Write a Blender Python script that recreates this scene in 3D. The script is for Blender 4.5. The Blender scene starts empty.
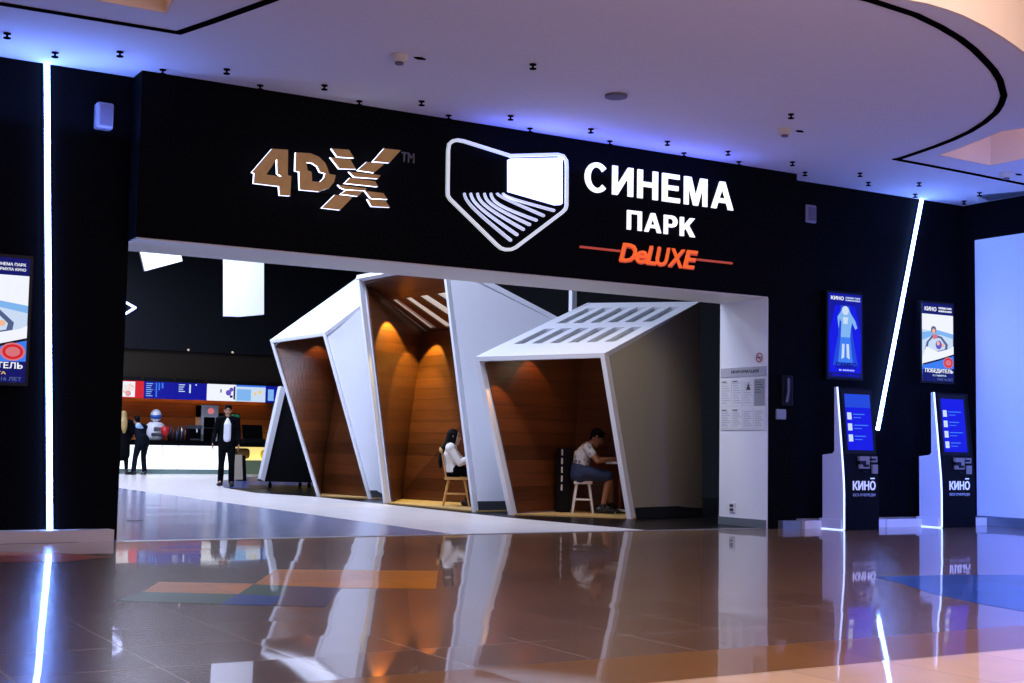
import bpy, bmesh, math, random
from mathutils import Vector, Matrix
from mathutils.geometry import tessellate_polygon
random.seed(7)
S = bpy.context.scene
COL = S.collection
V = Vector

# ------------------------------------------------------------------ camera (recovered from the photo's vanishing points)
F = 1344.9; PW, PH = 1024, 683
yaw, pitch, roll = math.radians(30.76), math.radians(4.437), math.radians(1.041)
CF = V((math.sin(yaw)*math.cos(pitch), math.cos(yaw)*math.cos(pitch), math.sin(pitch)))
_r = V((math.cos(yaw), -math.sin(yaw), 0)); _u = _r.cross(CF)
CR = _r*math.cos(roll) + _u*math.sin(roll); CU = _u*math.cos(roll) - _r*math.sin(roll)
CO = V((0, 0, 0.95))
cam = bpy.data.cameras.new('camera'); co = bpy.data.objects.new('camera', cam); COL.objects.link(co)
cam.sensor_width = 36; cam.lens = F/PW*36; cam.clip_end = 200
m3 = Matrix((CR, CU, -CF)).transposed(); co.matrix_world = Matrix.Translation(CO) @ m3.to_4x4()
S.camera = co
def at(px, py, **k):
    """the point where the sight line through a photo pixel meets a plane of the place (X=, Y= or Z=)"""
    d = CF*F + CR*(px-PW/2) + CU*(PH/2-py)
    (a, v), = k.items(); i = 'XYZ'.index(a)
    return CO + d*((v-CO[i])/d[i])

# ------------------------------------------------------------------ materials
def lin(h):
    h = h.lstrip('#'); c = [int(h[i:i+2], 16)/255 for i in (0, 2, 4)]
    return tuple((x/12.92 if x <= .04045 else ((x+.055)/1.055)**2.4) for x in c) + (1,)
MATS = {}
def mat(name, col, rough=.5, metal=0, spec=.5, emit=None, es=0, noise=0, nscale=8.0):
    m = bpy.data.materials.new(name); m.use_nodes = True; MATS[name] = m
    nt = m.node_tree; b = nt.nodes['Principled BSDF']
    c = lin(col) if isinstance(col, str) else tuple(col)+(1,)
    b.inputs['Base Color'].default_value = c; b.inputs['Roughness'].default_value = rough
    b.inputs['Metallic'].default_value = metal; b.inputs['Specular IOR Level'].default_value = spec
    if emit is not None:
        b.inputs['Emission Color'].default_value = lin(emit) if isinstance(emit, str) else tuple(emit)+(1,)
        b.inputs['Emission Strength'].default_value = es
    if noise:
        g = nt.nodes.new('ShaderNodeNewGeometry'); n = nt.nodes.new('ShaderNodeTexNoise')
        n.inputs['Scale'].default_value = nscale; n.inputs['Detail'].default_value = 3
        mx = nt.nodes.new('ShaderNodeMix'); mx.data_type = 'RGBA'
        mx.inputs[6].default_value = tuple(x*(1-noise) for x in c[:3])+(1,)
        mx.inputs[7].default_value = tuple(min(1, x*(1+noise)) for x in c[:3])+(1,)
        nt.links.new(g.outputs['Position'], n.inputs['Vector']); nt.links.new(n.outputs['Fac'], mx.inputs[0])
        nt.links.new(mx.outputs[2], b.inputs['Base Color'])
    return m
def wood(name, c1, c2, rough=.4, plank=.19):
    m = mat(name, c1, rough); nt = m.node_tree; b = nt.nodes['Principled BSDF']; N = nt.nodes.new; L = nt.links.new
    g = N('ShaderNodeNewGeometry'); mp = N('ShaderNodeMapping'); mp.inputs['Scale'].default_value = (.7, .7, 14)
    n = N('ShaderNodeTexNoise'); n.inputs['Scale'].default_value = 1.6; n.inputs['Detail'].default_value = 6; n.inputs['Distortion'].default_value = .4
    L(g.outputs['Position'], mp.inputs[0]); L(mp.outputs[0], n.inputs['Vector'])
    sp = N('ShaderNodeSeparateXYZ'); L(g.outputs['Position'], sp.inputs[0])
    dv = N('ShaderNodeMath'); dv.operation = 'DIVIDE'; dv.inputs[1].default_value = plank; L(sp.outputs['Z'], dv.inputs[0])
    fl = N('ShaderNodeMath'); fl.operation = 'FLOOR'; L(dv.outputs[0], fl.inputs[0])
    wn = N('ShaderNodeTexWhiteNoise'); wn.noise_dimensions = '1D'; L(fl.outputs[0], wn.inputs['W'])
    ad = N('ShaderNodeMath'); ad.operation = 'MULTIPLY_ADD'; ad.inputs[1].default_value = .55; L(wn.outputs['Value'], ad.inputs[0])
    ml = N('ShaderNodeMath'); ml.operation = 'MULTIPLY'; ml.inputs[1].default_value = .75; L(n.outputs['Fac'], ml.inputs[0]); L(ml.outputs[0], ad.inputs[2])
    mx = N('ShaderNodeMix'); mx.data_type = 'RGBA'; mx.inputs[6].default_value = lin(c1); mx.inputs[7].default_value = lin(c2)
    L(ad.outputs[0], mx.inputs[0])
    fr = N('ShaderNodeMath'); fr.operation = 'FRACT'; L(dv.outputs[0], fr.inputs[0])
    gp = N('ShaderNodeMath'); gp.operation = 'LESS_THAN'; gp.inputs[1].default_value = .03; L(fr.outputs[0], gp.inputs[0])
    m2 = N('ShaderNodeMix'); m2.data_type = 'RGBA'; m2.inputs[7].default_value = lin('#1a0a04'); L(gp.outputs[0], m2.inputs[0]); L(mx.outputs[2], m2.inputs[6])
    L(m2.outputs[2], b.inputs['Base Color'])
    return m
def tiles(name, col, size, off, rough, tilt, grout, gw=.006, var=.12, spec=.5, coat=0):
    """polished floor tiles: every slab has its own shade and lies a hair out of level, as laid tiles do"""
    m = mat(name, col, rough, spec=spec); nt = m.node_tree; b = nt.nodes['Principled BSDF']; N = nt.nodes.new; L = nt.links.new
    g = N('ShaderNodeNewGeometry'); sub = N('ShaderNodeVectorMath'); sub.operation = 'SUBTRACT'; sub.inputs[1].default_value = (off[0], off[1], 0)
    dv = N('ShaderNodeVectorMath'); dv.operation = 'DIVIDE'; dv.inputs[1].default_value = (size[0], size[1], 1)
    fl = N('ShaderNodeVectorMath'); fl.operation = 'FLOOR'; fr = N('ShaderNodeVectorMath'); fr.operation = 'FRACTION'
    L(g.outputs['Position'], sub.inputs[0]); L(sub.outputs[0], dv.inputs[0]); L(dv.outputs[0], fl.inputs[0]); L(dv.outputs[0], fr.inputs[0])
    sx = N('ShaderNodeSeparateXYZ'); L(fl.outputs[0], sx.inputs[0]); cb = N('ShaderNodeCombineXYZ'); L(sx.outputs[0], cb.inputs[0]); L(sx.outputs[1], cb.inputs[1])
    wn = N('ShaderNodeTexWhiteNoise'); wn.noise_dimensions = '3D'; L(cb.outputs[0], wn.inputs['Vector'])
    # shade per slab
    mr = N('ShaderNodeMapRange'); mr.inputs[3].default_value = 1-var; mr.inputs[4].default_value = 1+var; L(wn.outputs['Value'], mr.inputs[0])
    ns = N('ShaderNodeTexNoise'); ns.inputs['Scale'].default_value = 2.5; ns.inputs['Detail'].default_value = 5; L(g.outputs['Position'], ns.inputs['Vector'])
    mr2 = N('ShaderNodeMapRange'); mr2.inputs[3].default_value = .85; mr2.inputs[4].default_value = 1.15; L(ns.outputs['Fac'], mr2.inputs[0])
    mm = N('ShaderNodeMath'); mm.operation = 'MULTIPLY'; L(mr.outputs[0], mm.inputs[0]); L(mr2.outputs[0], mm.inputs[1])
    sc = N('ShaderNodeVectorMath'); sc.operation = 'SCALE'; sc.inputs[0].default_value = lin(col)[:3]; L(mm.outputs[0], sc.inputs['Scale'])
    # grout
    s2 = N('ShaderNodeSeparateXYZ'); L(fr.outputs[0], s2.inputs[0])
    lx = N('ShaderNodeMath'); lx.operation = 'LESS_THAN'; lx.inputs[1].default_value = gw/size[0]; L(s2.outputs[0], lx.inputs[0])
    ly = N('ShaderNodeMath'); ly.operation = 'LESS_THAN'; ly.inputs[1].default_value = gw/size[1]; L(s2.outputs[1], ly.inputs[0])
    mxm = N('ShaderNodeMath'); mxm.operation = 'MAXIMUM'; L(lx.outputs[0], mxm.inputs[0]); L(ly.outputs[0], mxm.inputs[1])
    mix = N('ShaderNodeMix'); mix.data_type = 'RGBA'; mix.inputs[7].default_value = lin(grout); L(mxm.outputs[0], mix.inputs[0]); L(sc.outputs[0], mix.inputs[6])
    L(mix.outputs[2], b.inputs['Base Color'])
    # tilt per slab + faint waviness
    c5 = N('ShaderNodeVectorMath'); c5.operation = 'SUBTRACT'; c5.inputs[1].default_value = (.5, .5, .5); L(wn.outputs['Color'], c5.inputs[0])
    t1 = N('ShaderNodeVectorMath'); t1.operation = 'MULTIPLY'; t1.inputs[1].default_value = (tilt, tilt, 0); L(c5.outputs[0], t1.inputs[0])
    n2 = N('ShaderNodeTexNoise'); n2.inputs['Scale'].default_value = 1.7; L(g.outputs['Position'], n2.inputs['Vector'])
    c6 = N('ShaderNodeVectorMath'); c6.operation = 'SUBTRACT'; c6.inputs[1].default_value = (.5, .5, .5); L(n2.outputs['Color'], c6.inputs[0])
    t2 = N('ShaderNodeVectorMath'); t2.operation = 'MULTIPLY'; t2.inputs[1].default_value = (tilt*.8, tilt*.8, 0); L(c6.outputs[0], t2.inputs[0])
    a1 = N('ShaderNodeVectorMath'); L(t1.outputs[0], a1.inputs[0]); L(t2.outputs[0], a1.inputs[1])
    a2 = N('ShaderNodeVectorMath'); a2.inputs[1].default_value = (0, 0, 1); L(a1.outputs[0], a2.inputs[0])
    nm = N('ShaderNodeVectorMath'); nm.operation = 'NORMALIZE'; L(a2.outputs[0], nm.inputs[0]); L(nm.outputs[0], b.inputs['Normal'])
    if coat:
        b.inputs['Coat Weight'].default_value = coat; b.inputs['Coat Roughness'].default_value = .035; L(nm.outputs[0], b.inputs['Coat Normal'])
    return m

M = {}
M['black_wall'] = mat('black_wall', (.0011, .0011, .0018), .8, spec=.08)
M['black_gloss'] = mat('black_gloss', (.002, .002, .003), .35, spec=.15)
M['kiosk_black'] = mat('kiosk_black', (.0014,.0014,.002), .5, spec=.08)
M['black_satin'] = mat('black_satin', (.004, .004, .006), .6, spec=.2)
M['hall_dark'] = mat('hall_dark', (.006, .007, .010), .8, spec=.2)
M['bulkhead'] = mat('bulkhead', (.020, .014, .009), .7, spec=.2)
M['ceiling'] = mat('ceiling', '#e4e2e6', .9, spec=.1)
M['cove'] = mat('cove', '#e8d8c6', .9, spec=.1)
M['slot'] = mat('slot', (.003, .003, .004), .8, spec=0)
M['steel'] = mat('steel', '#a8acb2', .3, 1)
M['white_lam'] = mat('white_lam', '#dfe2ea', .4)
M['white_wall'] = mat('white_wall', '#e2e6ec', .55)
M['soffit'] = mat('soffit', '#e6e6de', .5)
M['skirting'] = mat('skirting', '#dcd4cc', .35, spec=.5)
M['grey_skirting'] = mat('grey_skirting', '#7d8890', .3, .4)
M['dark_skirting'] = mat('dark_skirting', '#22262b', .5)
M['beige_lining'] = mat('beige_lining', '#b9a489', .6)
M['side_shaded'] = mat('side_shaded', '#9c988a', .6)  # low booth's side, shade put into a darker colour
M['gold'] = mat('gold', '#e8bc68', .5, 0, noise=.15, nscale=14)
M['wood'] = wood('wood', '#321809', '#68381a', .38)
M['wood_light'] = mat('wood_light', '#c8a566', .45, noise=.15, nscale=5)
M['chair_wood'] = mat('chair_wood', '#c99a58', .45, noise=.12, nscale=20)
M['white_paint'] = mat('white_paint', '#d9d2cc', .45)
M['red_brown'] = mat('red_brown', '#84402c', .45)
M['floor'] = tiles('floor_tiles', '#8c6a4c', (.6, .6), (1.672, .25), .26, .0060, '#b8aca0', gw=.009, spec=.2, coat=.8)
M['inlay_orange'] = tiles('inlay_orange', '#f29c10', (.6, .6), (1.672, .25), .30, .0060, '#9a7a5a', spec=.1, coat=.5)
M['inlay_green'] = tiles('inlay_green', '#3c6430', (.6, .6), (1.672, .25), .30, .0060, '#4a5a44', spec=.1, coat=.5)
M['inlay_blue'] = tiles('inlay_blue', '#1a48b8', (.6, .6), (1.672, .25), .30, .0060, '#4a5a94', spec=.1, coat=.5)
M['inlay_purple'] = tiles('inlay_purple', '#5a4868', (.6, .6), (1.672, .25), .30, .0060, '#5a4a58', spec=.1, coat=.5)
M['inlay_brown'] = tiles('inlay_brown', '#94682c', (.6, .6), (1.672, .25), .30, .0060, '#8a6a48', spec=.1, coat=.5)
M['inlay_red'] = tiles('inlay_red', '#c4622c', (.6, .6), (1.672, .25), .30, .0060, '#7a4a38', spec=.1, coat=.5)
M['inlay_beige'] = tiles('inlay_beige', '#f0cca2', (.6, .6), (1.672, .25), .30, .0060, '#c0a890', spec=.1, coat=.5)
M['hall_tile'] = tiles('hall_tiles', '#939cbc', (1.2, .6), (3.3, 12.6), .16, .006, '#848c9c', var=.06)
M['hall_pale'] = tiles('hall_pale', '#d8d4d2', (1.2, 1.2), (6.9, 12.6), .3, .003, '#c4c0be', var=.03)
M['hall_blue'] = mat('hall_blue', '#243a70', .3)
M['black_floor'] = mat('black_floor', (.002, .002, .003), .3, spec=.2)
M['threshold'] = mat('threshold', '#8a8684', .35, .3)
M['led'] = mat('led', '#ffffff', .5, emit='#6f98ff', es=40)
M['led_kiosk'] = mat('led_kiosk', '#ffffff', .5, emit='#a8c0ff', es=2.2)
M['sign_white'] = mat('sign_white', '#ffffff', .5, emit='#a8b4ff', es=3)
M['sign_letter'] = mat('sign_letter', '#ffffff', .5, emit='#eef2ff', es=1.15)
M['sign_edge'] = mat('sign_edge', '#ffffff', .5, emit='#cdd8ff', es=3)
M['sign_soft'] = mat('sign_soft', '#ffffff', .5, emit='#d4e4e4', es=.55)
M['sign_seat'] = mat('sign_seat', '#ffffff', .5, emit='#c4d2f8', es=.6)
M['sign_orange'] = mat('sign_orange', '#e05020', .5, emit='#ff6e28', es=.7)
M['sign_orange_dim'] = mat('sign_orange_dim', '#b05040', .5, emit='#d85440', es=.4)
M['sign_grey'] = mat('sign_grey', '#6a6a72', .5)
M['counter_glow'] = mat('counter_glow', '#f4f7ff', .3, emit='#eef4ff', es=1.3)
M['glass_green'] = mat('glass_green', '#7f9c98', .15)
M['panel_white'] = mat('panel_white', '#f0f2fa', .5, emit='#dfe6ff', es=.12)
M['panel_white_shaded'] = mat('panel_white_shaded', '#f0f2fa', .5, emit='#d0dcf8', es=.07)  # same white with less glow, painting the box's shaded side
def glow(name, h, s=.95): M[name] = mat(name, (.01, .01, .01), .5, spec=.1, emit=h, es=s)
glow('scr_blue', '#0c10e0', 1.0); glow('scr_deep', '#0a10a0', .9); glow('scr_navy', '#0c1270', .8); glow('scr_white', '#f2f5ff', 1.0)
glow('scr_pale', '#c9dcf4', 1.0); glow('scr_sky', '#7fb4ee', 1.0); glow('scr_red', '#d8202c', .95); glow('scr_peach', '#f0b898', 1.0)
glow('scr_cyan', '#3c7cf0', 1.0); glow('scr_mid', '#1c46d8', 1.0); glow('scr_grey', '#5a6a98', .8); glow('scr_dark', '#101428', .6)
glow('scr_rose', '#e07880', .9); glow('scr_yellow', '#ffd46a', .9); glow('scr_violet', '#6a58c8', .9)
M['paper'] = mat('paper', '#d4d6da', .6); M['print_grey'] = mat('print_grey', '#8a9098', .6); M['print_dark'] = mat('print_dark', '#3c4048', .6)
M['print_mid'] = mat('print_mid', '#a8acb6', .6)
M['print_red'] = mat('print_red', '#b03a3a', .6)
M['speaker'] = mat('speaker', '#8d8794', .5); M['speaker_dark'] = mat('speaker_dark', '#6a6270', .6)
M['det'] = mat('det', '#d8ccb8', .5)
M['skin'] = mat('skin', '#b98568', .55); M['skin_tan'] = mat('skin_tan', '#a06c48', .55); M['skin_pale'] = mat('skin_pale', '#c9a08a', .55)
M['hair_black'] = mat('hair_black', (.004, .003, .003), .7, spec=.1); M['hair_blond'] = mat('hair_blond', '#a08650', .5)
M['suit'] = mat('suit', (.0022,.0025,.004), .9, spec=.08); M['shirt_white'] = mat('shirt_white', '#dfe2ee', .7)
M['blouse'] = mat('blouse', '#e8e4de', .75, noise=.06, nscale=30); M['jeans'] = mat('jeans', '#2c3c66', .8, noise=.2, nscale=40); M['shorts'] = mat('shorts', '#222e4c', .85, noise=.2, nscale=40)
M['tee'] = mat('tee', '#c4c0c4', .8); M['navy'] = mat('navy', (.003,.005,.011), .85, spec=.1); M['pale_blue'] = mat('pale_blue', '#9fc0e0', .7)
M['lips'] = mat('lips', '#7a3c34', .5); M['eye'] = mat('eye', (.01, .01, .01), .3)
M['shoe'] = mat('shoe', (.008, .008, .009), .4); M['shoe_white'] = mat('shoe_white', '#c8c4c0', .5)
M['coffee_steel'] = mat('coffee_steel', '#8a8c94', .3, .8); M['red'] = mat('red', '#c01c24', .45); M['blue_band'] = mat('blue_band', '#2f5fb0', .3)
M['shelf_wood'] = wood('shelf_wood', '#6a3812', '#a8641e', .5, .4)
M['green'] = mat('green', '#1f8a6a', .5, emit='#1f9a74', es=.25)
M['case_green'] = mat('case_green', '#7e8f6c', .4); M['snack_yellow'] = mat('snack_yellow', '#c8b430', .7, emit='#d8b828', es=.35)
M['case_light'] = mat('case_light', '#f0dc8a', .5, emit='#ffe694', es=.8); M['brown'] = mat('brown', '#6a4a1e', .6)
M['canvas'] = mat('canvas', '#b8ab96', .7)
M['bottle_a'] = mat('bottle_a', '#2a3a2c', .2); M['bottle_b'] = mat('bottle_b', '#5a2a20', .2); M['bottle_c'] = mat('bottle_c', '#3a4668', .2)
M['downlight'] = mat('downlight', '#ffffff', .4, emit='#fff0d8', es=.7)
# patterned shirt of the seated man
def tee_pattern():
    m = M['tee']; nt = m.node_tree; b = nt.nodes['Principled BSDF']; N = nt.nodes.new; L = nt.links.new
    g = N('ShaderNodeTexCoord'); v = N('ShaderNodeTexVoronoi'); v.inputs['Scale'].default_value = 14; L(g.outputs['Object'], v.inputs['Vector'])
    r = N('ShaderNodeValToRGB'); r.color_ramp.elements[0].position = .25; r.color_ramp.elements[0].color = lin('#4a4a54'); r.color_ramp.elements[1].position = .5; r.color_ramp.elements[1].color = lin('#c8c4c4')
    L(v.outputs['Distance'], r.inputs[0]); L(r.outputs[0], b.inputs['Base Color'])
tee_pattern()

# ------------------------------------------------------------------ mesh helpers
class MB:
    def __init__(s): s.v = []; s.f = []; s.mi = []; s.cur = 0
    def face(s, idx): s.f.append(tuple(idx)); s.mi.append(s.cur)
    def add(s, pts): n = len(s.v); s.v += [V(p) for p in pts]; return n
    def hexa(s, p):        # p: 4 points of one face, then the 4 opposite ones
        n = s.add(p)
        for q in ((0,3,2,1),(4,5,6,7),(0,1,5,4),(1,2,6,5),(2,3,7,6),(3,0,4,7)): s.face([n+i for i in q])
        return s
    def box(s, a, b):
        (x0,y0,z0),(x1,y1,z1) = a, b
        return s.hexa([(x0,y0,z0),(x1,y0,z0),(x1,y1,z0),(x0,y1,z0),(x0,y0,z1),(x1,y0,z1),(x1,y1,z1),(x0,y1,z1)])
    def bbox(s, a, b, r):  # box with chamfered vertical and horizontal edges
        bm = bmesh.new(); bmesh.ops.create_cube(bm, size=1)
        for v in bm.verts:
            v.co = V([(a[i]+b[i])/2 + v.co[i]*(b[i]-a[i]) for i in range(3)])
        bmesh.ops.bevel(bm, geom=bm.edges[:], offset=r, segments=2, affect='EDGES', profile=.5)
        s.bm(bm); return s
    def bm(s, bm):
        bm.verts.index_update(); n = s.add([v.co for v in bm.verts])
        for f in bm.faces: s.face([n+v.index for v in f.verts])
        bm.free()
    def panel(s, q, t):    # quad with thickness t along its normal
        q = [V(p) for p in q]; nrm = (q[1]-q[0]).cross(q[3]-q[0]).normalized()
        return s.hexa(q + [p+nrm*t for p in q])
    def sheet(s, q, o0, o1, u0=0, u1=1, v0=0, v1=1, n=16):
        """twisted quad as a smooth bilinear sheet, filling the offsets o0..o1 along its mean normal"""
        q = [V(p) for p in q]; nrm = (q[2]-q[0]).cross(q[3]-q[1]).normalized()
        pt = lambda u, v: (q[0]*(1-u)+q[1]*u)*(1-v) + (q[3]*(1-u)+q[2]*u)*v
        g = [[pt(u0+(u1-u0)*i/n, v0+(v1-v0)*j/n) for j in range(n+1)] for i in range(n+1)]
        flat = [p for r in g for p in r]; A = s.add([p+nrm*o0 for p in flat]); B = s.add([p+nrm*o1 for p in flat]); k = n+1
        for i in range(n):
            for j in range(n):
                a = i*k+j; s.face([A+a,A+a+1,A+a+k+1,A+a+k]); s.face([B+a,B+a+k,B+a+k+1,B+a+1])
        edge = [i*k for i in range(n+1)] + [n*k+j for j in range(1,n+1)] + [i*k+n for i in range(n-1,-1,-1)] + [j for j in range(n-1,0,-1)]
        for a, b in zip(edge, edge[1:]+edge[:1]): s.face([A+a,A+b,B+b,B+a])
        return s
    def prism(s, loops, ext, side_mat=None, face_mat=None):
        """loops of 3-D points in one plane (first outer, others holes), extruded by the vector ext"""
        ext = V(ext); loops = [[V(p) for p in l] for l in loops]
        tri = tessellate_polygon(loops); flat = [p for l in loops for p in l]
        keep = s.cur
        if face_mat is not None: s.cur = face_mat
        n = s.add(flat); n2 = s.add([p+ext for p in flat])
        for t in tri:
            s.face([n+i for i in t]); s.face([n2+i for i in reversed(t)])
        if side_mat is not None: s.cur = side_mat
        k = 0
        for l in loops:
            for i in range(len(l)):
                j = (i+1) % len(l); s.face([n+k+i, n+k+j, n2+k+j, n2+k+i])
            k += len(l)
        s.cur = keep; return s
    def loft(s, pts, rads, ref=(1,0,0), n=12, cap=True):
        pts = [V(p) for p in pts]; rads = [(r, r) if not isinstance(r, (tuple, list)) else r for r in rads]; ref = V(ref)
        rings = []
        def frame(t):
            sd = ref - t*ref.dot(t)
            if sd.length < .05: sd = V((0,1,0)) - t*t.y
            if sd.length < .05: sd = V((0,0,1)) - t*t.z
            sd.normalize(); return sd, t.cross(sd)
        N = len(pts); data = []
        for i in range(N):
            t = (pts[min(i+1,N-1)] - pts[max(i-1,0)]).normalized(); data.append((pts[i], rads[i], t))
        if cap:
            p, r, t = data[0]; pre = [(p - t*min(r)*math.sin(a), (r[0]*math.cos(a), r[1]*math.cos(a)), t) for a in (1.35, .9, .45)]
            p, r, t = data[-1]; post = [(p + t*min(r)*math.sin(a), (r[0]*math.cos(a), r[1]*math.cos(a)), t) for a in (.45, .9, 1.35)]
            data = pre + data + post
        for p, r, t in data:
            sd, ot = frame(t)
            rings.append(s.add([p + sd*math.cos(2*math.pi*k/n)*r[0] + ot*math.sin(2*math.pi*k/n)*r[1] for k in range(n)]))
        for a, b in zip(rings, rings[1:]):
            for k in range(n): s.face([a+k, a+(k+1)%n, b+(k+1)%n, b+k])
        s.face([rings[0]+k for k in reversed(range(n))]); s.face([rings[-1]+k for k in range(n)])
        return s
    def cyl(s, a, b, r, n=16, r2=None):
        return s.loft([a, b], [r, r if r2 is None else r2], n=n, cap=False)
    def ball(s, c, r, n=14, m=9, up=(0,0,1), fw=(0,1,0)):
        r = (r,r,r) if not isinstance(r,(tuple,list)) else r
        up = V(up).normalized(); fw = (V(fw)-up*V(fw).dot(up)).normalized(); rt = fw.cross(up); c = V(c); rings = []
        for i in range(1, m):
            a = math.pi*i/m - math.pi/2
            rings.append(s.add([c + rt*r[0]*math.cos(a)*math.cos(2*math.pi*k/n) + fw*r[1]*math.cos(a)*math.sin(2*math.pi*k/n) + up*r[2]*math.sin(a) for k in range(n)]))
        b = s.add([c-up*r[2]]); t = s.add([c+up*r[2]])
        for A, B in zip(rings, rings[1:]):
            for k in range(n): s.face([A+k, A+(k+1)%n, B+(k+1)%n, B+k])
        for k in range(n):
            s.face([b, rings[0]+(k+1)%n, rings[0]+k]); s.face([t, rings[-1]+k, rings[-1]+(k+1)%n])
        return s
    def build(s, name, mats, parent=None, org=None, smooth=False):
        if not isinstance(mats, (list, tuple)): mats = [mats]
        if parent is not None: org = V(parent['_o'])
        elif org is None:
            xs = [p.x for p in s.v]; ys = [p.y for p in s.v]; zs = [p.z for p in s.v]
            org = V(((min(xs)+max(xs))/2, (min(ys)+max(ys))/2, min(zs)))
        org = V(org)
        me = bpy.data.meshes.new(name); me.from_pydata([p-org for p in s.v], [], s.f)
        for m in mats: me.materials.append(M[m] if isinstance(m, str) else m)
        for p, k in zip(me.polygons, s.mi): p.material_index = k; p.use_smooth = smooth
        bm = bmesh.new(); bm.from_mesh(me); bmesh.ops.recalc_face_normals(bm, faces=bm.faces); bm.to_mesh(me); bm.free()
        o = bpy.data.objects.new(name, me); COL.objects.link(o); o['_o'] = list(org); TEMP.append(o)
        if parent is None: o.location = org
        else: o.parent = parent
        return o
TEMP = []
def tag(o, label, cat, group=None):
    o['label'] = label; o['category'] = cat
    if group: o['group'] = group
    return o
def thing(name, label, cat, org, group=None):
    o = bpy.data.objects.new(name, None); COL.objects.link(o); o.location = V(org); o['_o'] = list(org); TEMP.append(o)
    o.empty_display_size = .1
    return tag(o, label, cat, group)
def struct(o): o['kind'] = 'structure'; return o
def copy_tree(o, parent=None):
    c = o.copy(); COL.objects.link(c); TEMP.append(c)
    if parent is not None: c.parent = parent
    for ch in list(o.children): copy_tree(ch, c)
    return c
def text(name, s, P, r, u, w, h, m, parent, depth=.004, off=0.0, shear=0):
    """lettering fitted to the box of width w and height h whose lower left corner is P"""
    cu = bpy.data.curves.new('t', 'FONT'); cu.body = s; cu.size = 1; cu.offset = off; cu.shear = shear; cu.resolution_u = 3; cu.extrude = .01
    ob = bpy.data.objects.new('t', cu); COL.objects.link(ob)
    dg = bpy.context.evaluated_depsgraph_get(); me = bpy.data.meshes.new_from_object(ob.evaluated_get(dg))
    bpy.data.objects.remove(ob); bpy.data.curves.remove(cu)
    xs = [v.co.x for v in me.vertices]; ys = [v.co.y for v in me.vertices]
    x0, y0 = min(xs), min(ys); sx = w/max(1e-6, max(xs)-x0); sy = h/max(1e-6, max(ys)-y0)
    P, r, u = V(P), V(r).normalized(), V(u).normalized(); nn = r.cross(u)
    mb = MB(); mb.v = [P + r*(v.co.x-x0)*sx + u*(v.co.y-y0)*sy + nn*(v.co.z/.01*depth/2) for v in me.vertices]
    for p in me.polygons: mb.face(list(p.vertices))
    bpy.data.meshes.remove(me)
    return mb.build(name, m, parent)

# ------------------------------------------------------------------ setting
CZ = 4.43; WY = 12.55; BY = 12.85; RX = 14.95; LX = 3.36
def slab(name, pts, m, z0, z1): return struct(MB().prism([[(x, y, z0) for x, y in pts]], (0,0,z1-z0)).build(name, m))
slab('floor', [(-7,-5),(RX+.2,-5),(RX+.2,12.62),(-7,12.62)], 'floor', -.1, 0)
slab('floor_hall', [(LX-.4,12.62),(6.9,12.62),(6.9,41),(LX-.4,41)], 'hall_tile', -.1, 0)
slab('floor_hall_walkway', [(6.9,12.62),(9.456,12.62),(9.19,15.36),(9.2,22.0),(8.73,23.78),(9.02,26.4),(10.4,31),(13.4,36.0),(17,36.5),(17,41),(6.9,41)], 'hall_pale', -.1, 0)
slab('floor_hall_dark', [(9.456,12.62),(17,12.62),(17,28),(10.1,28),(9.55,26.4),(9.02,26.4),(8.73,23.78),(9.2,22.0),(9.19,15.36)], 'black_floor', -.1, 0)
slab('floor_hall_blue', [(9.02,26.4),(9.55,26.4),(10.1,28),(17,28),(17,36.5),(13.4,36.0),(10.4,31)], 'hall_blue', -.1, 0)
struct(MB().box((LX,12.60,0),(11.14,12.70,.004)).build('trim_threshold', 'threshold'))
# coloured slabs let into the lobby floor
def inlay(name, px, m, z=.0015):
    pts = [at(x, y, Z=0) for x, y in px]
    return struct(MB().prism([[(p.x, p.y, -.002) for p in pts]], (0,0,.002+z)).build(name, m))
inlay('trim_1', [(159,582),(254,583.7),(238,594.3),(143,592)], 'inlay_orange')
inlay('trim_2', [(143,592),(238,594.3),(220,604.3),(116,600.7)], 'inlay_green')
inlay('trim_3', [(238,594.3),(281,596.5),(272,605.5),(220,604.3)], 'inlay_blue')
inlay('trim_4', [(254,584.5),(291,586),(281,596.5),(238,594.3)], 'inlay_green')
inlay('trim_5', [(276,569.5),(438,571),(436,588.5),(342,588),(254,584.5)], 'inlay_orange')
inlay('trim_6', [(291,586.1),(342,588),(325.6,607),(272,605.5),(281,596.5)], 'inlay_purple')
inlay('trim_7', [(-30,552),(50,552.5),(110,557),(60,562),(-30,562)], 'inlay_red')
slab('trim_8', [(-4,4.47),(7.0,4.47),(7.0,5.07),(-4,5.07)], 'inlay_brown', -.002, .0015)
slab('trim_9', [(-4,2.6),(9,2.6),(9,4.47),(-4,4.47)], 'inlay_beige', -.002, .0015)
inlay('trim_10', [(875,577),(900,583),(930,593),(975,603),(1026,612),(1150,614),(1150,583),(1026,575),(950,575)], 'inlay_blue')

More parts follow.
